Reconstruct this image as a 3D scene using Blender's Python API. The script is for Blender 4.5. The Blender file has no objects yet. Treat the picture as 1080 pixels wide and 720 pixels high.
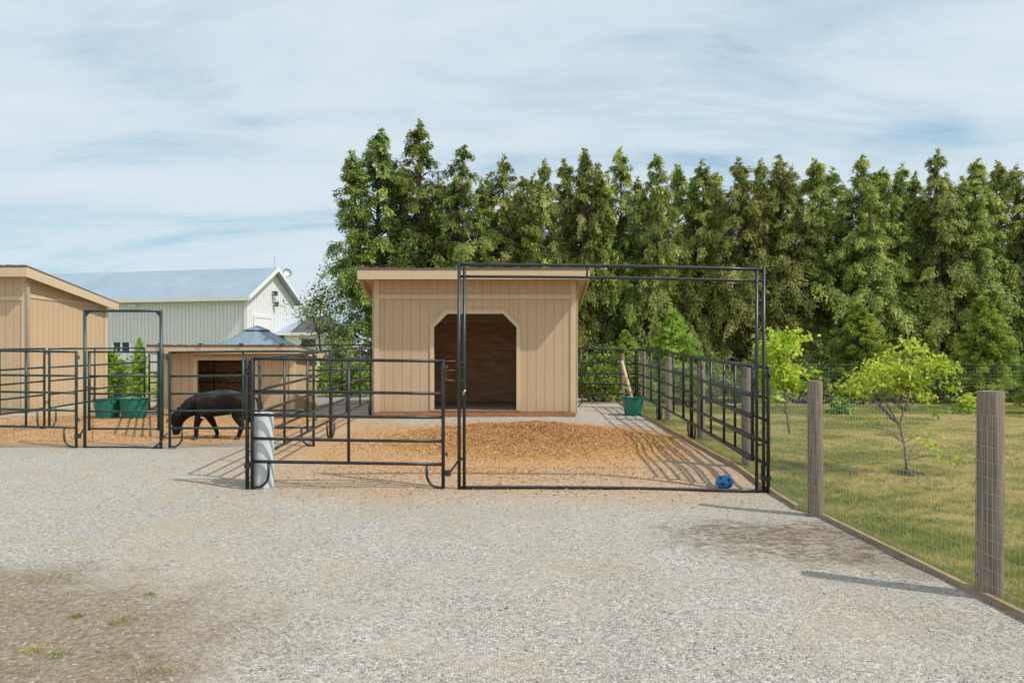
import bpy, bmesh, math, random
import numpy as np
from mathutils import Vector, Matrix
R = math.radians
random.seed(7)
rng = np.random.default_rng(11)
scene = bpy.context.scene
COL = scene.collection

# ------------------------------------------------------------------ terrain
def interp(y, pts):
    xs = [p[0] for p in pts]; zs = [p[1] for p in pts]
    return np.interp(y, xs, zs)
YARD = [(-50, 0), (7.6, 0), (8.5, .005), (9.5, .07), (12, .18), (14.5, .27), (17, .35), (20, .42), (30, .55), (60, .75), (900, 1.0)]
LEFT = [(-50, 0), (8, 0), (11.25, .12), (12.3, .15), (16.8, .23), (20, .38), (30, .55), (60, .75), (900, 1.0)]
LAWN = [(-50, -.02), (5, -.03), (7, -.02), (10, .05), (14, .12), (19, .19), (25, .35), (60, .75), (900, 1.0)]
def sm(a, b, x):
    t = np.clip((x - a) / (b - a), 0, 1); return t * t * (3 - 2 * t)
def gz(x, y):
    x = np.asarray(x, float); y = np.asarray(y, float)
    wl = 1 - sm(-5.5, -3.6, x); wr = sm(3.15, 5.0, x)
    z = interp(y, YARD) * (1 - wl) * (1 - wr) + interp(y, LEFT) * wl + interp(y, LAWN) * wr
    z = z - .045 * sm(1.0, 3.2, x) * (1 - sm(8.6, 9.6, y)) * (1 - wr)
    return z
def g(x, y): return float(gz(x, y))

# ------------------------------------------------------------------ helpers
class MB:
    def __init__(self): self.v = []; self.f = []; self.cuts = []
    def add(self, vs, fs):
        self.cuts.append((len(self.v), len(self.f))); o = len(self.v); self.v += [tuple(p) for p in vs]; self.f += [tuple(i + o for i in q) for q in fs]
        return self
    def box(self, x0, x1, y0, y1, z0, z1):
        return self.add([(x0,y0,z0),(x1,y0,z0),(x1,y1,z0),(x0,y1,z0),(x0,y0,z1),(x1,y0,z1),(x1,y1,z1),(x0,y1,z1)],
                        [(0,3,2,1),(4,5,6,7),(0,1,5,4),(1,2,6,5),(2,3,7,6),(3,0,4,7)])
    def hexa(self, a, b):      # a: 4 bottom pts, b: 4 top pts
        return self.add(list(a) + list(b), [(0,3,2,1),(4,5,6,7),(0,1,5,4),(1,2,6,5),(2,3,7,6),(3,0,4,7)])
    def prism(self, pts, off):
        n = len(pts); off = Vector(off)
        a = [Vector(p) for p in pts]; b = [p + off for p in a]
        return self.add(a + b, [tuple(range(n - 1, -1, -1)), tuple(range(n, 2 * n))] + [(i, (i + 1) % n, n + (i + 1) % n, n + i) for i in range(n)])
    def tube(self, path, r, n=8, cap=True, sq=1.0):
        path = [Vector(p) for p in path]; m = len(path)
        rs = r if isinstance(r, (list, tuple)) else [r] * m
        vs = []; prev = None
        for i, p in enumerate(path):
            if i == 0: d = path[1] - p
            elif i == m - 1: d = p - path[i - 1]
            else: d = (path[i + 1] - p).normalized() + (p - path[i - 1]).normalized()
            if d.length < 1e-9: d = Vector((0, 0, 1))
            d.normalize()
            if prev is None:
                up = Vector((0, 0, 1)) if abs(d.z) < .9 else Vector((1, 0, 0))
                u = d.cross(up).normalized()
            else:
                u = (prev - d * prev.dot(d))
                u = u.normalized() if u.length > 1e-6 else d.orthogonal().normalized()
            prev = u; w = d.cross(u)
            for k in range(n):
                a = 2 * math.pi * (k + .5) / n
                vs.append(p + (u * math.cos(a) + w * math.sin(a) * sq) * rs[i])
        fs = []
        for i in range(m - 1):
            for k in range(n):
                k2 = (k + 1) % n
                fs.append((i * n + k, i * n + k2, (i + 1) * n + k2, (i + 1) * n + k))
        if cap:
            fs.append(tuple(range(n - 1, -1, -1))); fs.append(tuple((m - 1) * n + k for k in range(n)))
        return self.add(vs, fs)
    def lathe(self, prof, c=(0, 0, 0), n=24, ang=None):
        vs = []; m = len(prof)
        for (r, z) in prof:
            for k in range(n):
                a = 2 * math.pi * k / n
                vs.append((c[0] + r * math.cos(a), c[1] + r * math.sin(a), c[2] + z))
        fs = [(i * n + k, i * n + (k + 1) % n, (i + 1) * n + (k + 1) % n, (i + 1) * n + k) for i in range(m - 1) for k in range(n)]
        return self.add(vs, fs)
    def build_each(self, name, mat, parent=None, smooth=False):
        cuts = self.cuts + [(len(self.v), len(self.f))]; r_ = None
        for (v0, f0), (v1, f1) in zip(cuts[:-1], cuts[1:]):
            m = MB(); m.v = self.v[v0:v1]; m.f = [tuple(i - v0 for i in q) for q in self.f[f0:f1]]; r_ = m.build(name, mat, parent, smooth)
        return r_
    def build(self, name, mat, parent=None, smooth=False, bevel=0):
        me = bpy.data.meshes.new(name)
        off = Vector(parent_loc(parent))
        me.from_pydata([Vector(p) - off for p in self.v], [], self.f)
        me.validate(); me.update()
        if smooth:
            me.polygons.foreach_set('use_smooth', [True] * len(me.polygons))
        o = bpy.data.objects.new(name, me); COL.objects.link(o)
        if mat: me.materials.append(mat)
        if parent: o.parent = parent
        if bevel:
            b = o.modifiers.new('bevel', 'BEVEL'); b.width = bevel; b.segments = 2; b.limit_method = 'ANGLE'; b.angle_limit = R(40)
        return o
def parent_loc(p):
    v = Vector((0, 0, 0))
    while p is not None:
        v += p.location; p = p.parent
    return v
def np_mesh(name, verts, faces, mat, parent=None, tint=None, smooth=False):
    """verts (n,3), faces (m,k) ; tint (m,) per face float"""
    me = bpy.data.meshes.new(name)
    verts = np.asarray(verts, np.float32); faces = np.asarray(faces, np.int32)
    off = np.array(parent_loc(parent), np.float32)
    verts = verts - off
    k = faces.shape[1]
    me.vertices.add(len(verts)); me.vertices.foreach_set('co', verts.ravel())
    me.loops.add(faces.size); me.loops.foreach_set('vertex_index', faces.ravel())
    me.polygons.add(len(faces)); me.polygons.foreach_set('loop_start', np.arange(0, faces.size, k, dtype=np.int32))
    me.polygons.foreach_set('loop_total', np.full(len(faces), k, np.int32))
    if smooth: me.polygons.foreach_set('use_smooth', np.ones(len(faces), bool))
    me.update(calc_edges=True)
    if tint is not None:
        at = me.attributes.new('tint', 'FLOAT', 'FACE'); at.data.foreach_set('value', np.asarray(tint, np.float32))
    if mat: me.materials.append(mat)
    o = bpy.data.objects.new(name, me); COL.objects.link(o)
    if parent: o.parent = parent
    return o
def tag(o, label=None, cat=None, group=None, kind=None):
    if label: o['label'] = label
    if cat: o['category'] = cat
    if group: o['group'] = group
    if kind: o['kind'] = kind
    return o
def empty(name, loc, label=None, cat=None, group=None):
    o = bpy.data.objects.new(name, None); COL.objects.link(o); o.location = loc; o.empty_display_size = .2
    return tag(o, label, cat, group)

# ------------------------------------------------------------------ materials
def new_mat(name):
    m = bpy.data.materials.new(name); m.use_nodes = True
    nt = m.node_tree; nt.nodes.clear()
    out = nt.nodes.new('ShaderNodeOutputMaterial')
    b = nt.nodes.new('ShaderNodeBsdfPrincipled'); nt.links.new(b.outputs[0], out.inputs[0])
    return m, nt, b, out
def N(nt, t, **kw):
    n = nt.nodes.new(t)
    for k, v in kw.items():
        if k.startswith('i_'):
            n.inputs[k[2:].replace('_', ' ')].default_value = v
        else: setattr(n, k, v)
    return n
def mathn(nt, op, a, b=None, c=None, clamp=False):
    n = nt.nodes.new('ShaderNodeMath'); n.operation = op; n.use_clamp = clamp
    for i, v in enumerate((a, b, c)):
        if v is None: continue
        if isinstance(v, (int, float)): n.inputs[i].default_value = v
        else: nt.links.new(v, n.inputs[i])
    return n.outputs[0]
def ramp(nt, fac, stops, interp='LINEAR'):
    n = nt.nodes.new('ShaderNodeValToRGB'); n.color_ramp.interpolation = interp
    el = n.color_ramp.elements
    while len(el) < len(stops): el.new(.5)
    for e, (p, c) in zip(el, stops):
        e.position = p; e.color = (*c, 1) if len(c) == 3 else c
    nt.links.new(fac, n.inputs[0]); return n.outputs[0]
def mixc(nt, fac, a, b, mode='MIX'):
    n = nt.nodes.new('ShaderNodeMix'); n.data_type = 'RGBA'; n.blend_type = mode
    for s, v in ((n.inputs[0], fac), (n.inputs[6], a), (n.inputs[7], b)):
        if isinstance(v, (int, float)): s.default_value = v
        elif isinstance(v, tuple): s.default_value = (*v, 1) if len(v) == 3 else v
        else: nt.links.new(v, s)
    return n.outputs[2]
def coords(nt, kind='Object', scale=(1, 1, 1)):
    tc = nt.nodes.new('ShaderNodeTexCoord'); mp = nt.nodes.new('ShaderNodeMapping')
    mp.inputs['Scale'].default_value = scale
    nt.links.new(tc.outputs[kind], mp.inputs[0]); return mp.outputs[0]
def geo_pos(nt, scale=(1, 1, 1)):
    tc = nt.nodes.new('ShaderNodeNewGeometry'); mp = nt.nodes.new('ShaderNodeMapping')
    mp.inputs['Scale'].default_value = scale
    nt.links.new(tc.outputs['Position'], mp.inputs[0]); return mp.outputs[0]
def noise(nt, vec, scale, detail=4, rough=.55, dist=0):
    n = nt.nodes.new('ShaderNodeTexNoise'); n.inputs['Scale'].default_value = scale
    n.inputs['Detail'].default_value = detail; n.inputs['Roughness'].default_value = rough; n.inputs['Distortion'].default_value = dist
    nt.links.new(vec, n.inputs['Vector']); return n.outputs[0]
def bump(nt, b, h, strength=.3, dist=.01):
    n = nt.nodes.new('ShaderNodeBump'); n.inputs['Strength'].default_value = strength; n.inputs['Distance'].default_value = dist
    nt.links.new(h, n.inputs['Height']); nt.links.new(n.outputs[0], b.inputs['Normal'])

def simple(name, col, rough=.6, metal=0, var=.15, nscale=6, bumps=0, streak=None):
    m, nt, b, out = new_mat(name)
    v = coords(nt, 'Object', streak or (1, 1, 1))
    n1 = noise(nt, v, nscale, 5)
    lo = tuple(max(0, c * (1 - var)) for c in col); hi = tuple(min(1, c * (1 + var)) for c in col)
    c = ramp(nt, n1, [(.3, lo), (.7, hi)])
    nt.links.new(c, b.inputs['Base Color'])
    b.inputs['Roughness'].default_value = rough; b.inputs['Metallic'].default_value = metal
    if bumps: bump(nt, b, noise(nt, v, nscale * 6, 3), bumps, .004)
    return m

def painted_wood(name, col):
    m, nt, b, out = new_mat(name)
    v = geo_pos(nt, (9, 9, 1.0)); grain = noise(nt, v, 9, 5, .6)
    big = noise(nt, geo_pos(nt, (1, 1, .5)), 1.3, 4, .6)
    c1 = ramp(nt, grain, [(.3, tuple(c * .9 for c in col)), (.7, tuple(c * 1.06 for c in col))])
    c2 = mixc(nt, mathn(nt, 'MULTIPLY', big, .3), c1, tuple(c * .72 for c in col))
    sp = nt.nodes.new('ShaderNodeSeparateXYZ'); nt.links.new(geo_pos(nt), sp.inputs[0])
    dn = noise(nt, geo_pos(nt, (1, 1, 1)), 5, 6, .7)
    spl = mathn(nt, 'SUBTRACT', mathn(nt, 'MULTIPLY', dn, 1.3), mathn(nt, 'MULTIPLY', mathn(nt, 'SUBTRACT', sp.outputs[2], .42), 1.9), clamp=True)
    c2 = mixc(nt, mathn(nt, 'MULTIPLY', spl, .45), c2, (.36, .25, .155))
    st = noise(nt, geo_pos(nt, (7, 7, .35)), 2.2, 6, .7)
    c2 = mixc(nt, mathn(nt, 'MULTIPLY', ramp(nt, st, [(.52, (0, 0, 0)), (.72, (1, 1, 1))]), .28), c2, tuple(c * .62 for c in col))
    kn = nt.nodes.new('ShaderNodeTexVoronoi'); kn.inputs['Scale'].default_value = 2.6; nt.links.new(geo_pos(nt, (1.6, 1.6, .8)), kn.inputs['Vector'])
    c2 = mixc(nt, mathn(nt, 'MULTIPLY', ramp(nt, kn.outputs['Distance'], [(.02, (1, 1, 1)), (.055, (0, 0, 0))]), .4), c2, tuple(c * .45 for c in col))
    nt.links.new(c2, b.inputs['Base Color']); b.inputs['Roughness'].default_value = .75
    bump(nt, b, grain, .25, .003)
    return m
TAN = painted_wood('tan_paint', (.64, .455, .28))
TAN_TRIM = painted_wood('tan_trim_paint', (.72, .55, .365))
BEIGE_TRIM = simple('beige_trim', (.50, .42, .30), .7, var=.1, nscale=12)
RAW_WOOD = simple('raw_board', (.36, .17, .08), .8, var=.3, nscale=6, bumps=.2, streak=(1, 6, 6))
def osb():
    m, nt, b, out = new_mat('strand_board')
    v = geo_pos(nt, (1, 1, 2.2))
    vo = nt.nodes.new('ShaderNodeTexVoronoi'); vo.inputs['Scale'].default_value = 16; nt.links.new(v, vo.inputs['Vector'])
    sep = nt.nodes.new('ShaderNodeSeparateColor'); nt.links.new(vo.outputs['Color'], sep.inputs[0])
    c = ramp(nt, sep.outputs[0], [(0, (.26, .14, .06)), (.5, (.44, .25, .11)), (1, (.60, .37, .18))])
    nt.links.new(c, b.inputs['Base Color']); b.inputs['Roughness'].default_value = .85
    return m
OSB = osb()
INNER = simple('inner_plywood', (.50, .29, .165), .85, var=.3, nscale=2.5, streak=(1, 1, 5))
SHINGLE = simple('roof_shingle', (.17, .12, .09), .95, var=.4, nscale=30, bumps=.6)
FLOORM = simple('shelter_floor', (.32, .27, .22), .9, var=.25, nscale=9)
def tubular(name, col, dust=.25):
    m, nt, b, out = new_mat(name)
    v = geo_pos(nt)
    n1 = noise(nt, v, 7, 5, .65); n2 = noise(nt, v, 60, 3, .6)
    k = mathn(nt, 'MULTIPLY', ramp(nt, n1, [(.5, (0, 0, 0)), (.75, (1, 1, 1))]), dust)
    c = mixc(nt, k, col, (.20, .15, .11))
    chip = ramp(nt, n2, [(.70, (0, 0, 0)), (.74, (1, 1, 1))])
    c = mixc(nt, mathn(nt, 'MULTIPLY', chip, .5), c, (.16, .07, .04))
    nt.links.new(c, b.inputs['Base Color']); b.inputs['Roughness'].default_value = .38
    b.inputs['Specular IOR Level'].default_value = .6
    bump(nt, b, n2, .08, .002)
    return m
BLACK = tubular('black_tube_paint', (.016, .019, .021))
DUSTY_SUNLIT = tubular('dusty_sunlit_tube_paint', (.026, .025, .022), .55)  # dust plus the tan of sunlit rails, painted into the tube colour
GREEN = tubular('green_tube_paint', (.012, .040, .032))
STEEL = simple('galvanised_steel', (.42, .42, .42), .4, .8, var=.2, nscale=30)
RUST = simple('rusty_chain', (.20, .08, .035), .8, .3, var=.3, nscale=40)
def wood_post():
    m, nt, b, out = new_mat('post_wood')
    v = geo_pos(nt, (14, 14, .8)); gr = noise(nt, v, 4, 6, .65)
    c = ramp(nt, gr, [(.25, (.09, .072, .055)), (.5, (.26, .20, .145)), (.75, (.40, .32, .24))])
    big = noise(nt, geo_pos(nt, (3, 3, 1)), 1.5, 3)
    c = mixc(nt, mathn(nt, 'MULTIPLY', big, .35), c, (.13, .10, .075))
    nt.links.new(c, b.inputs['Base Color']); b.inputs['Roughness'].default_value = .9
    bump(nt, b, gr, .6, .01)
    return m
POST = wood_post()
POST_TOP = simple('post_end_grain', (.33, .25, .16), .9, var=.25, nscale=25)
EDGE = simple('edging_board', (.34, .24, .15), .9, var=.3, nscale=5, bumps=.3, streak=(6, 1, 6))
WIRE = simple('fence_wire', (.50, .51, .52), .45, .6, var=.1, nscale=10)
GPLASTIC = simple('green_plastic', (.010, .175, .125), .45, var=.15, nscale=7)
WPLASTIC = simple('white_plastic', (.62, .63, .64), .5, var=.06, nscale=5)
BLUE = simple('blue_plastic', (.02, .20, .52), .4, var=.25, nscale=20)
DARK = simple('dark_hole', (.01, .012, .015), .8)
SIDING = simple('white_metal_siding', (.77, .765, .79), .5, var=.04, nscale=2)
BTRIM = simple('white_trim', (.78, .79, .80), .5, var=.04)
def metal_roof():
    m, nt, b, out = new_mat('blue_grey_metal_roof')
    n1 = noise(nt, geo_pos(nt, (.4, .4, .4)), 1, 3)
    c = ramp(nt, n1, [(.3, (.37, .46, .54)), (.7, (.43, .53, .61))])
    nt.links.new(c, b.inputs['Base Color']); b.inputs['Roughness'].default_value = .35; b.inputs['Metallic'].default_value = .35
    return m
MROOF = metal_roof()
DROOF = simple('dark_roof', (.10, .105, .11), .8, var=.2, nscale=8)
GAZ = simple('gazebo_roof_metal', (.25, .32, .38), .45, .2, var=.1, nscale=3)
GLASS = simple('window_glass', (.015, .02, .025), .1, var=.1)
BARK = simple('tree_bark', (.13, .095, .07), .95, var=.35, nscale=9, bumps=.5, streak=(1, 1, .3))
LBARK = simple('light_bark', (.27, .22, .17), .9, var=.3, nscale=12, bumps=.3, streak=(1, 1, .3))

def leaf_mat(name, stops, trans=.3, rough=.55, spec=.3):
    m, nt, b, out = new_mat(name)
    at = nt.nodes.new('ShaderNodeAttribute'); at.attribute_name = 'tint'
    c = ramp(nt, at.outputs['Fac'], stops)
    oi = nt.nodes.new('ShaderNodeObjectInfo')
    hs = nt.nodes.new('ShaderNodeHueSaturation')
    nt.links.new(c, hs.inputs['Color'])
    nt.links.new(mathn(nt, 'MULTIPLY_ADD', oi.outputs['Random'], .4, .9), hs.inputs['Value'])
    nt.links.new(mathn(nt, 'MULTIPLY_ADD', oi.outputs['Random'], .03, .485), hs.inputs['Hue'])
    nt.links.new(hs.outputs[0], b.inputs['Base Color']); b.inputs['Roughness'].default_value = rough
    b.inputs['Specular IOR Level'].default_value = spec
    tr = nt.nodes.new('ShaderNodeBsdfTranslucent'); nt.links.new(hs.outputs[0], tr.inputs[0])
    mx = nt.nodes.new('ShaderNodeMixShader'); mx.inputs[0].default_value = trans
    nt.links.new(b.outputs[0], mx.inputs[1]); nt.links.new(tr.outputs[0], mx.inputs[2]); nt.links.new(mx.outputs[0], out.inputs[0])
    return m
CEDAR = leaf_mat('cedar_foliage', [(0, (.065, .09, .02)), (.35, (.215, .27, .055)), (.65, (.45, .49, .12)), (.85, (.62, .62, .20)), (1, (.70, .64, .34))], trans=.42)
CEDAR_G = leaf_mat('green_cedar_foliage', [(0, (.045, .075, .018)), (.35, (.15, .215, .045)), (.65, (.34, .42, .09)), (1, (.56, .58, .18))], trans=.42)
THUJA = leaf_mat('young_conifer_foliage', [(0, (.12, .19, .03)), (.5, (.36, .50, .07)), (1, (.55, .64, .13))], trans=.42)
SHRUB = leaf_mat('shrub_leaves', [(0, (.08, .14, .025)), (.5, (.23, .35, .06)), (1, (.42, .52, .14))])
DSHRUB = leaf_mat('dark_shrub_leaves', [(0, (.07, .11, .025)), (.5, (.20, .29, .06)), (1, (.38, .46, .12))])
LIME = leaf_mat('lime_leaves', [(0, (.19, .27, .03)), (.5, (.47, .55, .065)), (1, (.72, .70, .12))], trans=.45)
GRASSM = leaf_mat('grass_blades', [(0, (.17, .22, .045)), (.3, (.30, .32, .08)), (.55, (.48, .43, .16)), (1, (.70, .54, .29))], trans=.3, spec=.15)
PEBM = leaf_mat('pebble_stone', [(0, (.12, .12, .12)), (.4, (.34, .33, .31)), (.75, (.5, .48, .45)), (1, (.72, .71, .68))], trans=0, rough=.85)
CHIPM = leaf_mat('wood_chips', [(0, (.34, .19, .07)), (.5, (.66, .40, .155)), (.85, (.80, .54, .25)), (1, (.90, .72, .43))], trans=.12, rough=.85, spec=.1)

# gravel ground shader with orange shavings dust and bare dirt
def ellipse_mask(nt, pos, cx, cy, rx, ry, soft, nz=None, namt=.5):
    sep = nt.nodes.new('ShaderNodeSeparateXYZ'); nt.links.new(pos, sep.inputs[0])
    dx = mathn(nt, 'DIVIDE', mathn(nt, 'SUBTRACT', sep.outputs[0], cx), rx)
    dy = mathn(nt, 'DIVIDE', mathn(nt, 'SUBTRACT', sep.outputs[1], cy), ry)
    d = mathn(nt, 'POWER', mathn(nt, 'ADD', mathn(nt, 'POWER', mathn(nt, 'ABSOLUTE', dx), 2.6), mathn(nt, 'POWER', mathn(nt, 'ABSOLUTE', dy), 2.6)), .385)
    if nz is not None: d = mathn(nt, 'ADD', d, mathn(nt, 'MULTIPLY', mathn(nt, 'SUBTRACT', nz, .5), namt))
    n = nt.nodes.new('ShaderNodeMapRange'); n.interpolation_type = 'SMOOTHSTEP'
    nt.links.new(d, n.inputs[0]); n.inputs[1].default_value = 1 + soft; n.inputs[2].default_value = 1 - soft
    n.inputs[3].default_value = 0; n.inputs[4].default_value = 1
    return n.outputs[0]
def gravel():
    m, nt, b, out = new_mat('gravel')
    p = geo_pos(nt)
    vo = nt.nodes.new('ShaderNodeTexVoronoi'); vo.inputs['Scale'].default_value = 62; nt.links.new(p, vo.inputs['Vector'])
    vo2 = nt.nodes.new('ShaderNodeTexVoronoi'); vo2.inputs['Scale'].default_value = 125; nt.links.new(p, vo2.inputs['Vector'])
    s1 = nt.nodes.new('ShaderNodeSeparateColor'); nt.links.new(vo.outputs['Color'], s1.inputs[0])
    s2 = nt.nodes.new('ShaderNodeSeparateColor'); nt.links.new(vo2.outputs['Color'], s2.inputs[0])
    stone = ramp(nt, s1.outputs[0], [(0, (.08, .08, .085)), (.22, (.28, .28, .28)), (.6, (.51, .495, .465)), (.88, (.70, .68, .65)), (1, (.95, .94, .91))])
    stone2 = ramp(nt, s2.outputs[1], [(0, (.20, .20, .20)), (.5, (.44, .42, .385)), (1, (.68, .66, .62))])
    c = mixc(nt, .45, stone, stone2)
    big = noise(nt, p, .55, 6, .62); mid = noise(nt, p, 2.6, 6, .65); fine = noise(nt, p, 24, 5, .7)
    dust = ramp(nt, mid, [(.42, (0, 0, 0)), (.66, (1, 1, 1))])
    dustc = mixc(nt, fine, (.42, .375, .31), (.56, .515, .44))
    c = mixc(nt, mathn(nt, 'MULTIPLY', dust, .62), c, dustc)
    warm = ramp(nt, big, [(.46, (0, 0, 0)), (.62, (1, 1, 1))])
    c = mixc(nt, mathn(nt, 'MULTIPLY', warm, .38), c, (.43, .355, .25))
    # soil
    soilc = ramp(nt, fine, [(.3, (.13, .098, .07)), (.5, (.29, .23, .17)), (.72, (.45, .385, .30))])
    nzb = noise(nt, p, 1.1, 7, .68)
    d1 = ellipse_mask(nt, p, -4.75, 2.2, 3.5, 2.95, .14, nzb, .75)
    rg = noise(nt, geo_pos(nt, (1.6, 2.3, 1)), 1.7, 9, .74, .8)
    d2 = ellipse_mask(nt, p, 2.62, 6.32, .78, .36, .14, rg, 3.2)
    d3 = ellipse_mask(nt, p, 3.0, 6.0, .36, .95, .14, rg, 2.8)
    clod = ramp(nt, noise(nt, geo_pos(nt, (2, 3.2, 1)), 4, 8, .75, 1.0), [(.44, (1, 1, 1)), (.56, (0, 0, 0))])
    d4 = mathn(nt, 'MULTIPLY', ellipse_mask(nt, p, 2.5, 6.15, 1.1, .75, .3, rg, 1.0), clod)
    dm = mathn(nt, 'MAXIMUM', mathn(nt, 'MULTIPLY', d1, .92), mathn(nt, 'MULTIPLY', mathn(nt, 'MAXIMUM', d2, d3), .55))
    soil = mixc(nt, mathn(nt, 'MULTIPLY', ramp(nt, s1.outputs[1], [(.90, (0, 0, 0)), (.94, (1, 1, 1))]), .5), soilc, stone)
    c = mixc(nt, dm, c, soil)
    c = mixc(nt, mathn(nt, 'MULTIPLY', d4, .75), c, (.12, .09, .065))
    # orange shavings dust
    nz2 = noise(nt, p, .9, 6, .6)
    o1 = ellipse_mask(nt, p, -.2, 11.6, 3.6, 2.6, .22, nz2, .5)
    o2 = ellipse_mask(nt, p, -7.7, 13.9, 4.8, 2.5, .2, nz2, .35)
    o4 = ellipse_mask(nt, p, -9.5, 16.5, 2.3, 2.5, .25, nz2, .5)
    o3 = ellipse_mask(nt, p, .0, 10.3, 3.9, 2.6, .35, nz2, .8)
    om = mathn(nt, 'MAXIMUM', mathn(nt, 'MAXIMUM', o1, mathn(nt, 'MAXIMUM', o2, mathn(nt, 'MULTIPLY', o4, .8))), mathn(nt, 'MULTIPLY', o3, .62))
    orc = mixc(nt, ramp(nt, fine, [(.35, (0, 0, 0)), (.65, (1, 1, 1))]), (.36, .20, .08), (.72, .43, .205))
    c = mixc(nt, mathn(nt, 'MULTIPLY', om, mathn(nt, 'MULTIPLY_ADD', fine, .7, .48)), c, orc)
    c = mixc(nt, 1.0, c, (.945, .91, .85), 'MULTIPLY')
    nt.links.new(c, b.inputs['Base Color']); b.inputs['Roughness'].default_value = .95
    b.inputs['Specular IOR Level'].default_value = .15
    h = mathn(nt, 'ADD', mathn(nt, 'MULTIPLY', vo.outputs['Distance'], -1.0), mathn(nt, 'MULTIPLY', fine, .9))
    bump(nt, b, h, .8, .012)
    return m
GRAVEL = gravel()
def lawn_mat():
    m, nt, b, out = new_mat('lawn_soil')
    p = geo_pos(nt)
    a = noise(nt, p, 1.1, 6, .65); f = noise(nt, p, 30, 5, .7)
    c1 = ramp(nt, f, [(.3, (.22, .20, .07)), (.55, (.37, .31, .12)), (.75, (.50, .39, .20))])
    c2 = ramp(nt, f, [(.3, (.16, .18, .04)), (.7, (.30, .32, .08))])
    c = mixc(nt, ramp(nt, a, [(.42, (0, 0, 0)), (.6, (1, 1, 1))]), c1, c2)
    nt.links.new(c, b.inputs['Base Color']); b.inputs['Roughness'].default_value = 1; b.inputs['Specular IOR Level'].default_value = .1
    bump(nt, b, f, .8, .02)
    return m
LAWNM = lawn_mat()
def grey_strip_mat():
    m, nt, b, out = new_mat('grey_strip_ground')
    p = geo_pos(nt); f = noise(nt, p, 20, 6, .7)
    c = ramp(nt, f, [(.3, (.20, .195, .185)), (.7, (.33, .32, .30))])
    nt.links.new(c, b.inputs['Base Color']); b.inputs['Roughness'].default_value = .95
    return m
GREY_STRIPM = grey_strip_mat()

# ------------------------------------------------------------------ ground sheets
def sheet(name, xs, ys, dz, mat, keep=None, wob=.0):
    X, Y = np.meshgrid(np.array(xs), np.array(ys)); Z = gz(X, Y) + dz
    if name == 'ground': Z = Z - .06 * ((X < 3.1) & (X > -33) & (Y < 20) & (Y > -4.5))
    if wob:
        Z = Z + wob * (np.sin(X * 2.1 + 1.3 * np.sin(Y * 1.7)) * np.sin(Y * 2.6 + .7) + .6 * np.sin(X * 5.3 + Y * 3.1) * np.sin(Y * 4.7 - X))
    nx = len(xs); ny = len(ys)
    V = np.stack([X.ravel(), Y.ravel(), Z.ravel()], 1)
    i = np.arange(nx - 1)[None, :] + np.arange(ny - 1)[:, None] * nx
    F = np.stack([i, i + 1, i + 1 + nx, i + nx], -1).reshape(-1, 4)
    if keep is not None:
        cx = V[F, 0].mean(1); cy = V[F, 1].mean(1); F = F[keep(cx, cy)]
    return tag(np_mesh(name, V, F, mat, smooth=True), kind='structure')
xs = sorted(set(np.round(np.concatenate([np.linspace(-700, -60, 14), np.arange(-60, -16, 2.0), np.arange(-16, 22, .5), np.arange(22, 60, 2.), np.linspace(60, 700, 14)]), 3)))
ys = sorted(set(np.round(np.concatenate([np.linspace(-60, -4, 8), np.arange(-4, 24, .5), np.arange(24, 70, 2.), np.linspace(70, 900, 16)]), 3)))
sheet('ground', xs, ys, -.012, LAWNM)
# edging polyline: (x, y) from front to back then across the back of the pen
EDGEP = [(3.30, .4), (3.24, 3.6), (3.215, 4.55), (3.19, 7.02)]
EDGEP2 = [(3.09, 7.38), (3.17, 8.7), (3.06, 10.9), (2.98, 13.2), (2.93, 15.6), (2.90, 18.3)]
def edge_x(y):
    pts = EDGEP + EDGEP2
    return np.interp(y, [p[1] for p in pts], [p[0] for p in pts])
gx = np.concatenate([np.arange(-40, -12, 1.0), np.arange(-12, 0, .2), np.linspace(0, 1, 26)[:]])
# gravel sheet: parametrised so that its right side follows the edging
def gravel_sheet():
    us = np.concatenate([np.linspace(0, .62, 30), np.linspace(.62, 1, 150)[1:]])
    ys = np.concatenate([np.arange(-5, 2, .5), np.arange(2, 20.6, .1)])
    U, Y = np.meshgrid(us, ys); X0 = -34.0; X1 = edge_x(Y)
    X = X0 + (X1 - X0) * U
    Z = gz(X, Y) + .004
    w = .007 * (np.sin(X * 2.1 + 1.3 * np.sin(Y * 1.7)) * np.sin(Y * 2.6 + .7) + .6 * np.sin(X * 5.3 + Y * 3.1) * np.sin(Y * 4.7 - X))
    # mound of shavings dust, wheel ruts near the edging
    Z = Z + np.clip(w, -.012, .02) - .010 * np.exp(-((X - .4 - .10 * Y + .35 * np.sin(Y * .35)) / .16) ** 2) - .010 * np.exp(-((X + 1.25 - .10 * Y + .35 * np.sin(Y * .35)) / .16) ** 2) * (Y < 8)
    nx = len(us); ny = len(ys)
    V = np.stack([X.ravel(), Y.ravel(), Z.ravel()], 1)
    i = np.arange(nx - 1)[None, :] + np.arange(ny - 1)[:, None] * nx
    F = np.stack([i, i + 1, i + 1 + nx, i + nx], -1).reshape(-1, 4)
    tag(np_mesh('gravel_yard', V, F, GRAVEL, smooth=True), kind='structure')
gravel_sheet()
sheet('path', np.arange(-8, -2.9, .25), np.arange(18.4, 21.6, .4), .012, GREY_STRIPM)  # plain grey strip of ground with a fine noise tone

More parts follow.
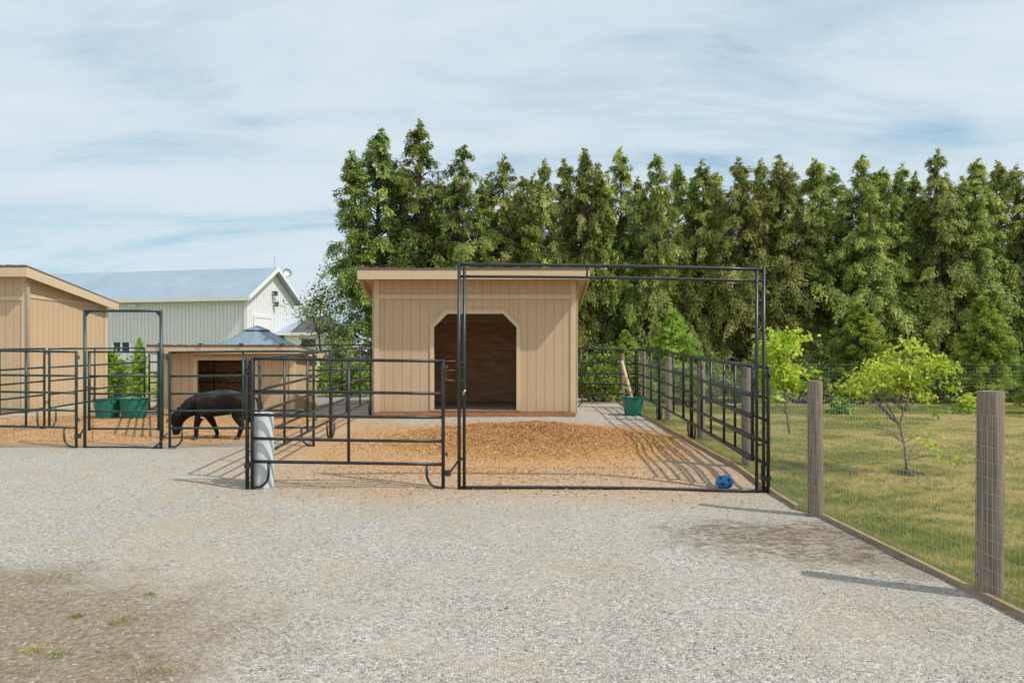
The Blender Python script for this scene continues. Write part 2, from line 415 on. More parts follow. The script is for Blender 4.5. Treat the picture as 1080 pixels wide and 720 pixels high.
# ------------------------------------------------------------------ scattered pebbles
def pebbles():
    n = 42000
    y = 2.9 + (rng.random(n) ** 1.25) * 5.6
    x = (rng.random(n) * 2 - 1) * (y * .8 + .3)
    keep = (x < edge_x(y) - .03)
    d1 = ((x + 4.6) / 3.75) ** 2 + ((y - 2.2) / 3.05) ** 2 < .95
    keep &= ~(d1 & (rng.random(n) < .9))
    x = x[keep]; y = y[keep]; n = len(x)
    s = .0022 + .0045 * rng.random(n) ** 2.4
    s = np.where(rng.random(n) < .006, s * 2.2, s)
    base = np.array([[1, 0, 0], [0, 1, 0], [-1, 0, 0], [0, -1, 0], [0, 0, .75], [0, 0, -.5]], float)
    fc = np.array([[0, 1, 4], [1, 2, 4], [2, 3, 4], [3, 0, 4], [1, 0, 5], [2, 1, 5], [3, 2, 5], [0, 3, 5]])
    a = rng.random(n) * 6.28; ca = np.cos(a); sa = np.sin(a)
    V = base[None] * (1 + .45 * (rng.random((n, 6, 1)) - .5)) * s[:, None, None] * (1 + .5 * (rng.random((n, 1, 3)) - .5))
    V = V + (rng.random((n, 6, 3)) - .5) * s[:, None, None] * .5
    VX = V[..., 0] * ca[:, None] - V[..., 1] * sa[:, None]; VY = V[..., 0] * sa[:, None] + V[..., 1] * ca[:, None]
    Z = gz(x, y) + .006
    P = np.stack([VX + x[:, None], VY + y[:, None], V[..., 2] + Z[:, None] + s[:, None] * .3], -1).reshape(-1, 3)
    F = (fc[None] + (np.arange(n) * 6)[:, None, None]).reshape(-1, 3)
    t = np.repeat(np.clip(rng.normal(.5, .25, n), 0, 1), 8)
    tag(np_mesh('gravel_stones', P, F, PEBM, tint=t), 'loose grey and white crushed stones over the yard', 'gravel', kind='stuff')
pebbles()

# ------------------------------------------------------------------ shavings pile
def pile_h(x, y):
    u = (x - .25) / 2.6; v = (y - 12.0) / 1.95
    d = np.sqrt(u * u + v * v + .15 * u * v)
    h = .29 * np.clip(1 - d, 0, 1) ** 1.0
    h = h * (1 + .22 * np.sin(x * 3.1 + y) * np.sin(y * 3.7 + 1) + .12 * np.sin(x * 8 + 1) * np.sin(y * 9))
    return h
def shavings():
    xs = np.linspace(-2.6, 3.0, 100); ys = np.linspace(9.9, 14.2, 90)
    X, Y = np.meshgrid(xs, ys); H = pile_h(X, Y); Z = gz(X, Y) - .006 + H * 1.0
    V = np.stack([X.ravel(), Y.ravel(), Z.ravel()], 1); nx = len(xs); ny = len(ys)
    i = np.arange(nx - 1)[None, :] + np.arange(ny - 1)[:, None] * nx
    F = np.stack([i, i + 1, i + 1 + nx, i + nx], -1).reshape(-1, 4)
    hm = H.ravel()[F].mean(1); F = F[hm > .004]
    m, nt, b, out = new_mat('shavings_bed'); p = geo_pos(nt); f = noise(nt, p, 38, 6, .75); f2 = noise(nt, p, 4, 5, .7)
    c = ramp(nt, f, [(.32, (.24, .13, .045)), (.5, (.56, .33, .125)), (.7, (.80, .53, .24))])
    c = mixc(nt, mathn(nt, 'MULTIPLY', ramp(nt, f2, [(.5, (0, 0, 0)), (.7, (1, 1, 1))]), .5), c, (.30, .15, .06))
    nt.links.new(c, b.inputs['Base Color']); b.inputs['Roughness'].default_value = 1; b.inputs['Specular IOR Level'].default_value = .05
    bump(nt, b, f, 1, .03)
    root = empty('shavings_pile', (.25, 12.35, g(.25, 12.35)), 'low spread heap of orange wood shavings before the middle shed', 'wood shavings')
    np_mesh('pile', V, F, m, root, smooth=True)
    n = 60000
    x = np.concatenate([rng.normal(.3, 1.05, n), rng.normal(-.3, 2.0, 12000)]); y = np.concatenate([rng.normal(11.95, .8, n), rng.normal(11.8, 1.2, 12000)]); keep = (x > -2.95) & (x < 2.9) & (y > 9.2) & (y < 14.9)
    x = x[keep]; y = y[keep]; n = len(x)
    # left pens get a thin scatter as well
    x2 = rng.random(16000) * 7.6 - 12; y2 = 11.9 + rng.random(16000) * 4.4
    x3 = rng.normal(.2, 1.9, 5000); y3 = 9.6 - np.abs(rng.normal(0, .95, 5000)); q3 = (x3 < 2.9) & (x3 > -3.6); x2 = np.concatenate([x2, x3[q3]]); y2 = np.concatenate([y2, y3[q3]])
    x = np.concatenate([x, x2]); y = np.concatenate([y, y2]); n = len(x)
    H = pile_h(x, y); z = gz(x, y) + np.where(H > .004, H - .006, .004) + .006
    s = .005 + .011 * rng.random(n) ** 1.6
    A = rng.normal(size=(n, 3)); A[:, 2] *= .5; A /= np.linalg.norm(A, axis=1)[:, None]
    B = rng.normal(size=(n, 3)); B[:, 2] *= .6; B -= A * (A * B).sum(1)[:, None]; B /= np.linalg.norm(B, axis=1)[:, None]
    C = np.stack([x, y, z + .3 * s], 1)
    A *= s[:, None]; B *= (s * .5)[:, None]
    P = np.stack([C - A - B, C + A - B, C + A + B, C - A + B], 1).reshape(-1, 3)
    F = np.arange(n * 4).reshape(n, 4)
    t = np.clip(rng.normal(.5, .22, n), 0, 1)
    o = np_mesh('wood_shavings', P, F, CHIPM, tint=t)
    tag(o, 'curled orange wood shavings strewn across the horse pens', 'wood shavings', kind='stuff')
shavings()

# ------------------------------------------------------------------ grass blades
def fbm(x, y, s=1.0):
    return (np.sin(x * 1.3 * s + 2 * np.sin(y * .9 * s)) * np.sin(y * 1.7 * s + 1.1) + .6 * np.sin(x * 3.1 * s - y * 2.2 * s + 1) * np.sin(y * 3.9 * s + x) + .4 * np.sin(x * 7.3 * s + 1.7 * y * s) * np.sin(y * 8.1 * s)) / 2 + .5
def blades(name, x, y, h, wid, tint, label, parent=None):
    n = len(x); z = gz(x, y) - .015
    a = rng.random(n) * 6.28; lean = h * (.25 + .75 * rng.random(n)); la = rng.random(n) * 6.28
    bx = np.cos(a) * wid; by = np.sin(a) * wid
    P0 = np.stack([x - bx, y - by, z], 1); P1 = np.stack([x + bx, y + by, z], 1)
    P2 = np.stack([x + np.cos(la) * lean, y + np.sin(la) * lean, z + h], 1)
    P = np.stack([P0, P1, P2], 1).reshape(-1, 3); F = np.arange(3 * n).reshape(n, 3)
    tag(np_mesh(name, P, F, GRASSM, tint=tint), label, 'grass', kind='stuff')
def grass():
    n = 620000
    y = 2.5 + 17.3 * rng.random(n) ** .85
    x = 3.0 + rng.random(n) * (np.clip(y * .8 - 2.0, 1.5, 99))
    keep = x > np.maximum(edge_x(y) + .03, 3.0) + .0 * x
    x = x[keep]; y = y[keep]; n = len(x)
    f = fbm(x, y, .9) * .32 + fbm(x + 9, y * 1.3, 3.1) * .33 + rng.random(n) * .52
    green = ((fbm(x * .5, y * .8, .8) > .62) | (x < 4.1))
    t = np.clip(f - np.where(green, .17, 0) + .10, 0, 1)
    t = np.where((y > 17.5), t * .55, t)
    h = (.012 + .026 * rng.random(n)) * (1 + .5 * (t < .35)); h *= 1 + .03 * y
    k = 5200   # tufts: taller clumps over the lawn and along the edging
    ty = 3.0 + rng.random(k) * 9; tx = np.where(rng.random(k) < .45, edge_x(ty) + .03 + .12 * rng.random(k) ** 1.5, edge_x(ty) + .1 + rng.random(k) * (ty * .75))
    m_ = rng.integers(8, 22, k); ix = np.repeat(np.arange(k), m_); nn = len(ix)
    x2 = np.maximum(tx[ix] + rng.normal(0, .022, nn), edge_x(ty[ix]) + .022); y2 = ty[ix] + rng.normal(0, .022, nn)
    tb = np.clip(rng.normal(.32, .22, k), 0, 1)[ix]
    x = np.concatenate([x, x2]); y = np.concatenate([y, y2]); h = np.concatenate([h, .03 + .045 * rng.random(nn)]); t = np.concatenate([t, np.clip(tb + rng.normal(0, .12, nn), 0, 1)])
    blades('lawn_grass', x, y, h, .0022 + .00032 * y, t, 'short patchy green and straw coloured lawn behind the wire fence')
    # weeds in the dirt patch and along the edging
    cx = []; cy = []; hh = []; tt = []
    spots = [(-2.3 - 2.6 * random.random(), 3.3 + 1.9 * random.random()) for _ in range(44)] + [(-1.75 - .5 * random.random(), 3.3 + .4 * random.random()) for _ in range(9)]
    for (sx, sy) in spots:
        k = random.randint(30, 130); r = .02 + .06 * random.random(); tb = random.choice([.1, .2, .3, .8])
        cx += list(sx + rng.normal(0, r, k)); cy += list(sy + rng.normal(0, r * .7, k)); hh += list(.006 + .022 * rng.random(k)); tt += list(np.clip(rng.normal(tb, .15, k), 0, 1))
    k = 2600
    ys_ = 3.2 + rng.random(k) * 2.1; xs_ = -1.3 - rng.random(k) * 3.4
    cx += list(xs_); cy += list(ys_); hh += list(.004 + .006 * rng.random(k)); tt += list(np.clip(rng.normal(.85, .15, k), 0, 1))
    blades('weed_tufts', np.array(cx), np.array(cy), np.array(hh) + .015, np.full(len(cx), .0028), np.array(tt), 'sparse low weeds and dry straw on the bare dirt corner')
grass()

# ------------------------------------------------------------------ timber edging
def edging():
    root = empty('timber_edging', (3.2, 4.5, g(3.2, 4.5)), 'weathered timber edging board between the gravel yard and the lawn', 'edging')
    def run(pts, w=.038, h=.075):
        for (a, b) in zip(pts[:-1], pts[1:]):
            a = Vector((a[0], a[1])); b = Vector((b[0], b[1])); d = (b - a); L = d.length; d.normalize(); nrm = Vector((d.y, -d.x)) * w / 2
            k = max(1, int(L / .6)); mb = MB()
            a2 = a + d * .004; b2 = b - d * .004
            for i in range(k):
                p = a2.lerp(b2, i / k); q = a2.lerp(b2, (i + 1) / k)
                zp = g(p.x, p.y); zq = g(q.x, q.y); hp = h
                mb.hexa([(p.x - nrm.x, p.y - nrm.y, zp - .06), (p.x + nrm.x, p.y + nrm.y, zp - .06), (q.x + nrm.x, q.y + nrm.y, zq - .06), (q.x - nrm.x, q.y - nrm.y, zq - .06)],
                        [(p.x - nrm.x, p.y - nrm.y, zp + hp), (p.x + nrm.x, p.y + nrm.y, zp + hp), (q.x + nrm.x, q.y + nrm.y, zq + hp), (q.x - nrm.x, q.y - nrm.y, zq + hp)])
            mb.build('board', EDGE, root)
    run(EDGEP, h=.055); run(EDGEP2, h=.06)
    run([(2.86, 18.33), (.4, 18.36), (-2.9, 18.36)], h=.05)
edging()

# ------------------------------------------------------------------ wire fences
def wire_fence(name, label, P, posts, top=1.24, zb=.02, dx=.0508, rows=13, rad=.0013, postr=.075, posth=None, side=(-1, 0)):
    """P: polyline of wire (x,y); posts: (x,y,height,radius)"""
    root = empty(name, (P[0][0], P[0][1], g(*P[0])), label, 'fence')
    mb = MB()
    for (a, b) in zip(P[:-1], P[1:]):
        a = Vector(a); b = Vector(b); d = b - a; L = d.length; k = int(L / dx); dn = d.normalized(); nn = Vector((dn.y, -dn.x))
        for i in range(k + 1):
            p = a + d * (i / k); z0 = g(p.x, p.y) + zb
            sag = .02 * math.sin(i * .13) * 0
            mb.tube([(p.x, p.y, z0), (p.x + nn.x * .003 * math.sin(i * .7), p.y, z0 + top * .5), (p.x, p.y, z0 + top)], rad, 3, False)
        for r_ in range(rows):
            pts = []
            for i in range(0, max(2, k // 6) + 1):
                p = a + d * (i / max(2, k // 6)); pts.append((p.x + nn.x * .004 * math.sin(i + r_), p.y + nn.y * .004 * math.sin(i * 1.3 + r_), g(p.x, p.y) + zb + top * r_ / (rows - 1) + .004 * math.sin(i * 1.1 + r_ * .4)))
            mb.tube(pts, rad, 3, False)
    mb.build('wire_mesh', WIRE, root)
    for (x, y, h, r_) in posts:
        z0 = g(x, y); n = 20
        mb = MB(); prof = [(r_ * 1.02, -.1), (r_ * 1.01, .3), (r_, h * .6), (r_ * .985, h - .012), (r_ * .93, h)]
        mb.lathe(prof, (0, 0, 0), n)
        mb.v = [(vx * (1 + .03 * math.sin(3 * math.atan2(vy, vx) + x * 9)), vy * (1 + .03 * math.sin(2 * math.atan2(vy, vx) + y * 5)), vz) for (vx, vy, vz) in mb.v]
        lean = random.uniform(-.008, .008)
        mb.v = [(vx + x + lean * vz, vy + y, vz + z0) for (vx, vy, vz) in mb.v]
        o = mb.build('post', POST, root, smooth=True)
        t = MB(); t.lathe([(r_ * .925, h + .001), (.001, h + .004)], (x + lean * h, y, z0), n); t.build('post_top', POST_TOP, o)
        t = MB()
        for s_ in np.arange(.15, top, .22): t.box(x - r_ - .012, x - r_ + .004, y - .004, y + .004, z0 + s_, z0 + s_ + .02) if side[0] else None
        if t.v: t.build_each('staple', STEEL, o)
    return root
ps = [(3.29, 2.26), (3.285, 4.70), (3.175, 7.14), (3.30, 9.60), (3.33, 12.02), (3.31, 14.46), (3.24, 16.9)]
hts = [1.41, 1.42, 1.41, 1.40, 1.36, 1.36, 1.42]
wire_fence('wire_fence', 'welded wire fence on round wooden posts along the timber edging', [(x - .085, y) for (x, y) in ps] , [(x, y, h, .082 if y < 6 else (.075 if y < 8 else .066)) for (x, y), h in zip(ps, hts)])
bk = [(3.24, 18.9), (7.2, 19.1), (11.2, 19.2), (15.5, 19.3), (19, 19.3)]
wire_fence('field_fence', 'thin wire fence at the far end of the lawn before the tall trees', bk, [(3.02, 18.75, 1.35, .07), (7.2, 19.25, 1.25, .05), (11.2, 19.35, 1.25, .05), (15.5, 19.45, 1.25, .05)], top=1.22, dx=.10, rows=13, rad=.0014, side=(0, 0))

# ------------------------------------------------------------------ corral panels
def lerp(a, b, t): return a + (b - a) * t
FR = [0, .235, .455, .68, 1.0]       # rail positions bottom (0) to top (1), refined below
FR = [0, .225, .455, .685, 1.0]
def panel(label, A, B, zt, zb, gr=None, mat=BLACK, uprights=(.5,), legs=(1, 1), group='black corral panels of the big pen', r=.021, name='corral_panel', chain=None, foot_to=None):
    """A,B: (x,y) ends; zt/zb: top and bottom rail heights at each end (world)"""
    root = empty(name, (A[0], A[1], g(*A)), label, 'corral panel' if name == 'corral_panel' else 'gate', group)
    P = lambda t, z: (lerp(A[0], B[0], t), lerp(A[1], B[1], t), z)
    L = math.hypot(B[0] - A[0], B[1] - A[1]); e = r / L
    for f in FR:
        za = lerp(zb[0], zt[0], f); zz = lerp(zb[1], zt[1], f)
        w = random.uniform(-.008, .006)
        pts = [P(t, lerp(za, zz, t) + w * math.sin(math.pi * t)) for t in ((e, .25, .5, .75, 1 - e) if f > 0 and f < 1 else (e, .25, .5, .75, 1 - e))]
        MB().tube(pts, r * (.95 if 0 < f < 1 else 1.0), 8, sq=1.0).build('rail', mat, root, smooth=True)
    for i, t in enumerate((0, 1)):
        has = legs[i]
        x, y, _ = P(t, 0); gz_ = g(x, y) + .008
        lo = gz_ if has else lerp(zb[0], zb[1], t) - .012
        hi = lerp(zt[0], zt[1], t) + r * .9
        MB().tube([(x, y, lo), (x, y, hi - .01), (x, y, hi)], [r * 1.05, r * 1.05, r * .7], 10).build('end_post', mat, root, smooth=True)
        if has:
            s = 1 if t == 0 else -1
            zbr = lerp(zb[0], zb[1], t); dx = (B[0] - A[0]) / L * s; dy = (B[1] - A[1]) / L * s; W = .2; pts = []
            pts.append((x + dx * W, y + dy * W, zbr - r))
            hgt = zbr - r - gz_; rr = min(.16, hgt * .8)
            for k in range(7):
                a = k / 6 * math.pi / 2
                pts.append((x + dx * (W - rr + rr * math.cos(a)), y + dy * (W - rr + rr * math.cos(a)), gz_ + .016 + rr - rr * math.sin(a)))
            pts.append((x + dx * .01, y + dy * .01, gz_ + .016))
            MB().tube(pts, r * .8, 8).build('leg', mat, root, smooth=True)
    for t in uprights:
        x, y, _ = P(t, 0)
        MB().box(-.019, .019, -.013, .013, 0, 1)
        mb = MB(); dx = (B[0] - A[0]) / L; dy = (B[1] - A[1]) / L
        z0 = lerp(zb[0], zb[1], t); z1 = lerp(zt[0], zt[1], t); off = .024
        mb.tube([(x, y, z0), (x, y, z1)], .0185, 8)
        mb.build('upright', mat, root, smooth=True)
    # connector lugs and pins
    for i, t in enumerate((0, 1)):
        s = -1 if t == 0 else 1
        x, y, _ = P(t, 0); dx = (B[0] - A[0]) / L * s; dy = (B[1] - A[1]) / L * s
        if legs[i]:
            mb = MB()
            for zf in (.93, .1):
                z = lerp(lerp(zb[0], zb[1], t), lerp(zt[0], zt[1], t), zf)
                mb.tube([(x, y, z), (x + dx * .05, y + dy * .05, z)], .012, 6)
                mb.tube([(x + dx * .045, y + dy * .045, z - .035), (x + dx * .045, y + dy * .045, z + .035)], .009, 6)
            mb.build_each('pin', mat, root, smooth=True)
    return root
def chain_links(p, q, sag=.0, n=9, r=.011, w=.0028):
    mb = MB(); p = Vector(p); q = Vector(q)
    for i in range(n):
        t = (i + .5) / n; c = p.lerp(q, t) + Vector((0, 0, -sag * 4 * t * (1 - t)))
        d = (q - p).normalized(); u = d.orthogonal().normalized() if i % 2 else d.cross(d.orthogonal()).normalized()
        hl = (q - p).length / n * .62
        pts = [c + d * (hl * math.cos(a)) + u * (r * math.sin(a)) for a in [k * math.pi / 4 for k in range(9)]]
        mb.tube(pts, w, 5, False)
    return mb

YG = 8.33
front = panel('black pipe panel in the foreground between the white pipe and tall gate frame', (-3.17, YG), (-.84, YG), (1.60, 1.568), (.345, .31), uprights=(.505,), legs=(1, 1))
mb = chain_links((-.82, YG - .02, 1.50), (-.80, YG - .02, 1.33), 0, 7)
mb.tube([(-.84, YG - .012, 1.565), (-.69, YG - .012, 1.57)], .008, 6); mb.tube([(-.83, YG - .012, 1.45), (-.69, YG - .012, 1.46)], .007, 6)
mb.tube([(-.84, YG - .012, 1.34), (-.70, YG - .012, 1.33)], .009, 6); mb.build('latch_chain', RUST, front, smooth=True)
MB().box(-.815, -.745, YG - .02, YG + .02, .17, .24).tube([(-.75, YG, .22), (-.70, YG, .29), (-.655, YG, .36)], .012, 6).build('latch_block', BLACK, front)
# extra corner post left of the foreground panel
cp = empty('corner_post', (-3.235, YG + .01, 0), 'black steel corner post where the green and black panels meet', 'post')
MB().tube([(-3.235, YG + .01, 0), (-3.235, YG + .01, 1.61), (-3.235, YG + .01, 1.62)], [.024, .024, .016], 10).build('tube', BLACK, cp, smooth=True)
m_ = MB()
for z in (.27, 1.42): m_.box(-3.262, -3.208, YG - .02, YG + .04, z, z + .06)
m_.build_each('bracket', BLACK, cp)
# left side run
G_ = 'black corral panels of the big pen'
panel('dusty black side panel painted sunlit tan, running back from the foreground corner post', (-3.2, 8.66), (-3.2, 12.02), (1.60, 1.74), (.36, .52), uprights=(.28, .6), mat=DUSTY_SUNLIT)
panel('dusty black side panel painted sunlit tan, ending at the left corner of the middle shed', (-3.2, 12.1), (-3.2, 15.45), (1.74, 1.87), (.52, .65), uprights=(.33, .68), mat=DUSTY_SUNLIT)
panel('black far panel left of the middle shed seen through the side run', (-5.45, 17.55), (-3.3, 17.55), (1.95, 1.95), (.75, .75), uprights=(.5,))
# right side run
panel('black side panel starting at the right post of the tall gate frame', (3.125, 8.33), (3.14, 11.9), (1.49, 1.64), (.30, .47), uprights=(.35, .68))
panel('black side panel in the middle of the right run beside the lawn', (3.14, 11.98), (3.15, 14.6), (1.645, 1.74), (.48, .60), uprights=(.5,))
panel('black side panel at the far end of the right run by the green bucket', (3.15, 14.66), (3.16, 17.2), (1.745, 1.83), (.60, .70), uprights=(.33, .67))
panel('black back panel between the middle shed and the far right corner', (1.56, 17.25), (3.12, 17.25), (1.86, 1.83), (.72, .70), uprights=(.12,))
# open gate leaf lying along the right run
leaf = panel('open gate leaf folded back against the right side run', (3.0, 8.52), (3.05, 12.15), (1.50, 1.665), (.335, .53), uprights=(.33, .66), legs=(0, 0), name='gate_leaf', group='gate leaves')
for z in (.62, 1.30): MB().tube([(3.0, 8.50, z), (3.0, 8.34, z)], .016, 8).tube([(3.0, 8.47, z - .04), (3.0, 8.47, z + .04)], .022, 8).build('hinge', BLACK, leaf, smooth=True)

# tall gate frame (arch)
def big_arch():
    xL, xR = -.645, 3.07; root = empty('pen_gateway', (xL, YG, 0), 'tall black double tube gate frame spanning the front of the pen', 'gateway')
    r = .021; zl, zr = 0.0, -.045
    topL, topR = 2.77, 2.69
    mat = BLACK
    MB().tube([(xL, YG, zl), (xL, YG, topL + .02)], r, 10).build('post', mat, root, smooth=True)
    MB().tube([(xL + .062, YG, zl), (xL + .062, YG, topL - .02)], r * .95, 10).build('post', mat, root, smooth=True)
    MB().tube([(xR, YG, zr), (xR, YG, topR + .02)], r, 10).build('post', mat, root, smooth=True)
    MB().tube([(xR - .085, YG, zr), (xR - .085, YG, topR - .02)], r * .95, 10).build('post', mat, root, smooth=True)
    def beam(x0, z0, x1, z1, rr):
        pts = [(lerp(x0, x1, t), YG, lerp(z0, z1, t) + .012 * math.sin(math.pi * t)) for t in [i / 8 for i in range(9)]]
        MB().tube(pts, rr, 10).build('beam', mat, root, smooth=True)
    beam(xL + .02, 2.745, xR, 2.685, r); beam(xL + .02, 2.60, xR, 2.545, r * .85)
    m = MB()
    for t in (.42, ):
        x = lerp(xL, xR, t); m.tube([(x, YG, 2.58), (x, YG, 2.73)], .012, 6)
    for z in (.38, 1.32, 1.55): m.tube([(xL, YG, z), (xL + .062, YG, z)], .018, 6)
    for z in (.55, 1.15, 1.9, 2.3): m.tube([(xR - .085, YG, z), (xR, YG, z)], .014, 6)
    m.build_each('spacer', mat, root, smooth=True)
    pts = [(lerp(xL, xR, t), YG, g(lerp(xL, xR, t), YG) + .024 + .003 * math.sin(9 * t)) for t in [i / 12 for i in range(13)]]
    MB().tube(pts, .020, 8).build('ground_bar', mat, root, smooth=True)
    MB().box(xR - .03, xR + .075, YG - .035, YG + .03, .12, .17).box(xR + .0, xR + .07, YG - .03, YG + .02, 1.36, 1.40).build_each('bracket', mat, root)
    MB().tube([(xL + .045, YG - .03, 1.155), (xL + .075, YG - .03, 1.22)], .014, 6).build('latch', STEEL, root, smooth=True)
big_arch()

# green panels of the left pens
YL = 11.25; GG = 'dark green corral panels of the left pens'
tz = lambda y, px=64.: 1.6 + (378 - y) / px
panel('dark green front panel left of the small walk through gate', (-9.62, YL), (-7.18, YL), (1.735, 1.71), (.52, .465), uprights=(.66,), mat=GREEN, group=GG)
panel('dark green panel in front of the grazing pony', (-5.64, YL), (-3.27, YL), (1.70, 1.72), (.455, .47), uprights=(.51,), mat=GREEN, group=GG)
panel('dark green side panel beside the left shed, nearer of two', (-9.42, 11.35), (-9.42, 13.75), (1.74, 1.80), (.55, .60), uprights=(.5,), mat=GREEN, group=GG)
panel('dark green side panel beside the left shed running back to the green tubs', (-9.42, 13.9), (-9.42, 17.5), (1.80, 1.87), (.60, .72), uprights=(.42, ), mat=GREEN, group=GG)
panel('dark green back panel behind the two green tubs', (-9.35, 17.6), (-7.0, 17.7), (1.87, 1.87), (.72, .72), uprights=(.35, .7), mat=GREEN, group=GG)
panel('dark green divider panel beside the small shelter', (-8.35, 16.2), (-6.35, 12.4), (1.83, 1.76), (.66, .55), uprights=(.5,), mat=GREEN, group=GG)
def small_arch():
    xL, xR = -7.04, -5.785; root = empty('walk_through_gate', (xL, YL, g(xL, YL)), 'narrow dark green walk through gate with arched frame in the left pens', 'gate')
    zg = g(xL, YL); zt = 2.385
    for x in (xL, xR): MB().tube([(x, YL, zg), (x, YL, zt)], .024, 10).build('post', GREEN, root, smooth=True)
    MB().tube([(xL - .01, YL, zt), (xR + .01, YL, zt)], .023, 10).build('beam', GREEN, root, smooth=True)
    m = MB()
    for x, s in ((xL, 1), (xR, -1)):
        m.prism([(x, YL - .006, zt), (x + s * .11, YL - .006, zt), (x, YL - .006, zt - .12)], (0, .012, 0))
    m.build_each('corner_brace', GREEN, root)
    MB().tube([(xL, YL, zg + .02), (xR, YL, zg + .02)], .017, 8).build('ground_bar', GREEN, root, smooth=True)
    m = MB(); m.box(xL - .16, xL - .07, YL - .02, YL + .02, zg + .17, zg + .24).tube([(xL - .09, YL, zg + .2), (xL - .02, YL, zg + .32)], .014, 6)
    m.build('latch_block', GREEN, root)
    m = MB(); m.tube([(xR - .1, YL - .02, zg + .02), (xR, YL - .02, zg + .1), (xR + .1, YL, zg + .25)], .016, 6); m.build('latch_bar', GREEN, root, smooth=True)
    lf = MB(); x0, x1 = xL + .065, xR - .045; zb, zt2 = tz(452), tz(371)
    m = MB()
    for x in (x0, x1): m.tube([(x, YL + .01, zb - .03), (x, YL + .01, zt2 + .02)], .022, 8)
    for f in FR:
        z = lerp(zb, zt2, f); m.tube([(x0, YL + .01, z), (x1, YL + .01, z)], .018, 8)
    l = m.build('gate_leaf', GREEN, root, smooth=True)
    m = MB()
    for z in (zb + .15, zt2 - .2): m.tube([(x1, YL, z), (xR, YL, z)], .018, 6)
    m.build_each('hinge', GREEN, l)
    m = MB(); m.tube([(x0 - .05, YL - .03, 1.13), (x0 + .14, YL - .03, 1.12)], .014, 6).tube([(x0 + .02, YL - .03, 1.05), (x0 + .02, YL - .03, 1.24)], .012, 6)
    m.build('latch', GREEN, l)
    chain_links((x0 + .09, YL - .03, 1.12), (x0 + .085, YL - .04, .24), 0, 26, .012, .003).build('chain', RUST, l, smooth=True)
small_arch()

# ------------------------------------------------------------------ sheds
def strips(mb, P0, P1, segs, nrm, w=.2, gap=.008, th=.010):
    """vertical siding boards on the line P0->P1. segs: (t0,t1,zb,zt) with zb/zt functions of distance t. nrm: outward 2D"""
    P0 = Vector(P0); P1 = Vector(P1); d = (P1 - P0).normalized(); n = Vector(nrm)
    for (t0, t1, zb, zt) in segs:
        k0 = math.floor(t0 / w + 1e-6)
        t = t0
        while t < t1 - 1e-4:
            k0 = math.floor(t / w + 1e-5); e = min((k0 + 1) * w, t1)
            a = t + (gap / 2 if abs(t / w - round(t / w)) < 1e-4 else 0); b = e - (gap / 2 if abs(e / w - round(e / w)) < 1e-4 else 0)
            if b > a + .002:
                def q(tt, off, z): p = P0 + d * tt + n * off; return (p.x, p.y, z)
                mb.hexa([q(a, th, zb(a)), q(b, th, zb(b)), q(b, 0, zb(b)), q(a, 0, zb(a))], [q(a, th, zt(a)), q(b, th, zt(b)), q(b, 0, zt(b)), q(a, 0, zt(a))])
            # backing
            def q(tt, off, z): p = P0 + d * tt + n * off; return (p.x, p.y, z)
            mb.hexa([q(t, -.002, zb(t)), q(e, -.002, zb(e)), q(e, -.03, zb(e)), q(t, -.03, zb(t))], [q(t, -.002, zt(t)), q(e, -.002, zt(e)), q(e, -.03, zt(e)), q(t, -.03, zt(t))])
            t = e
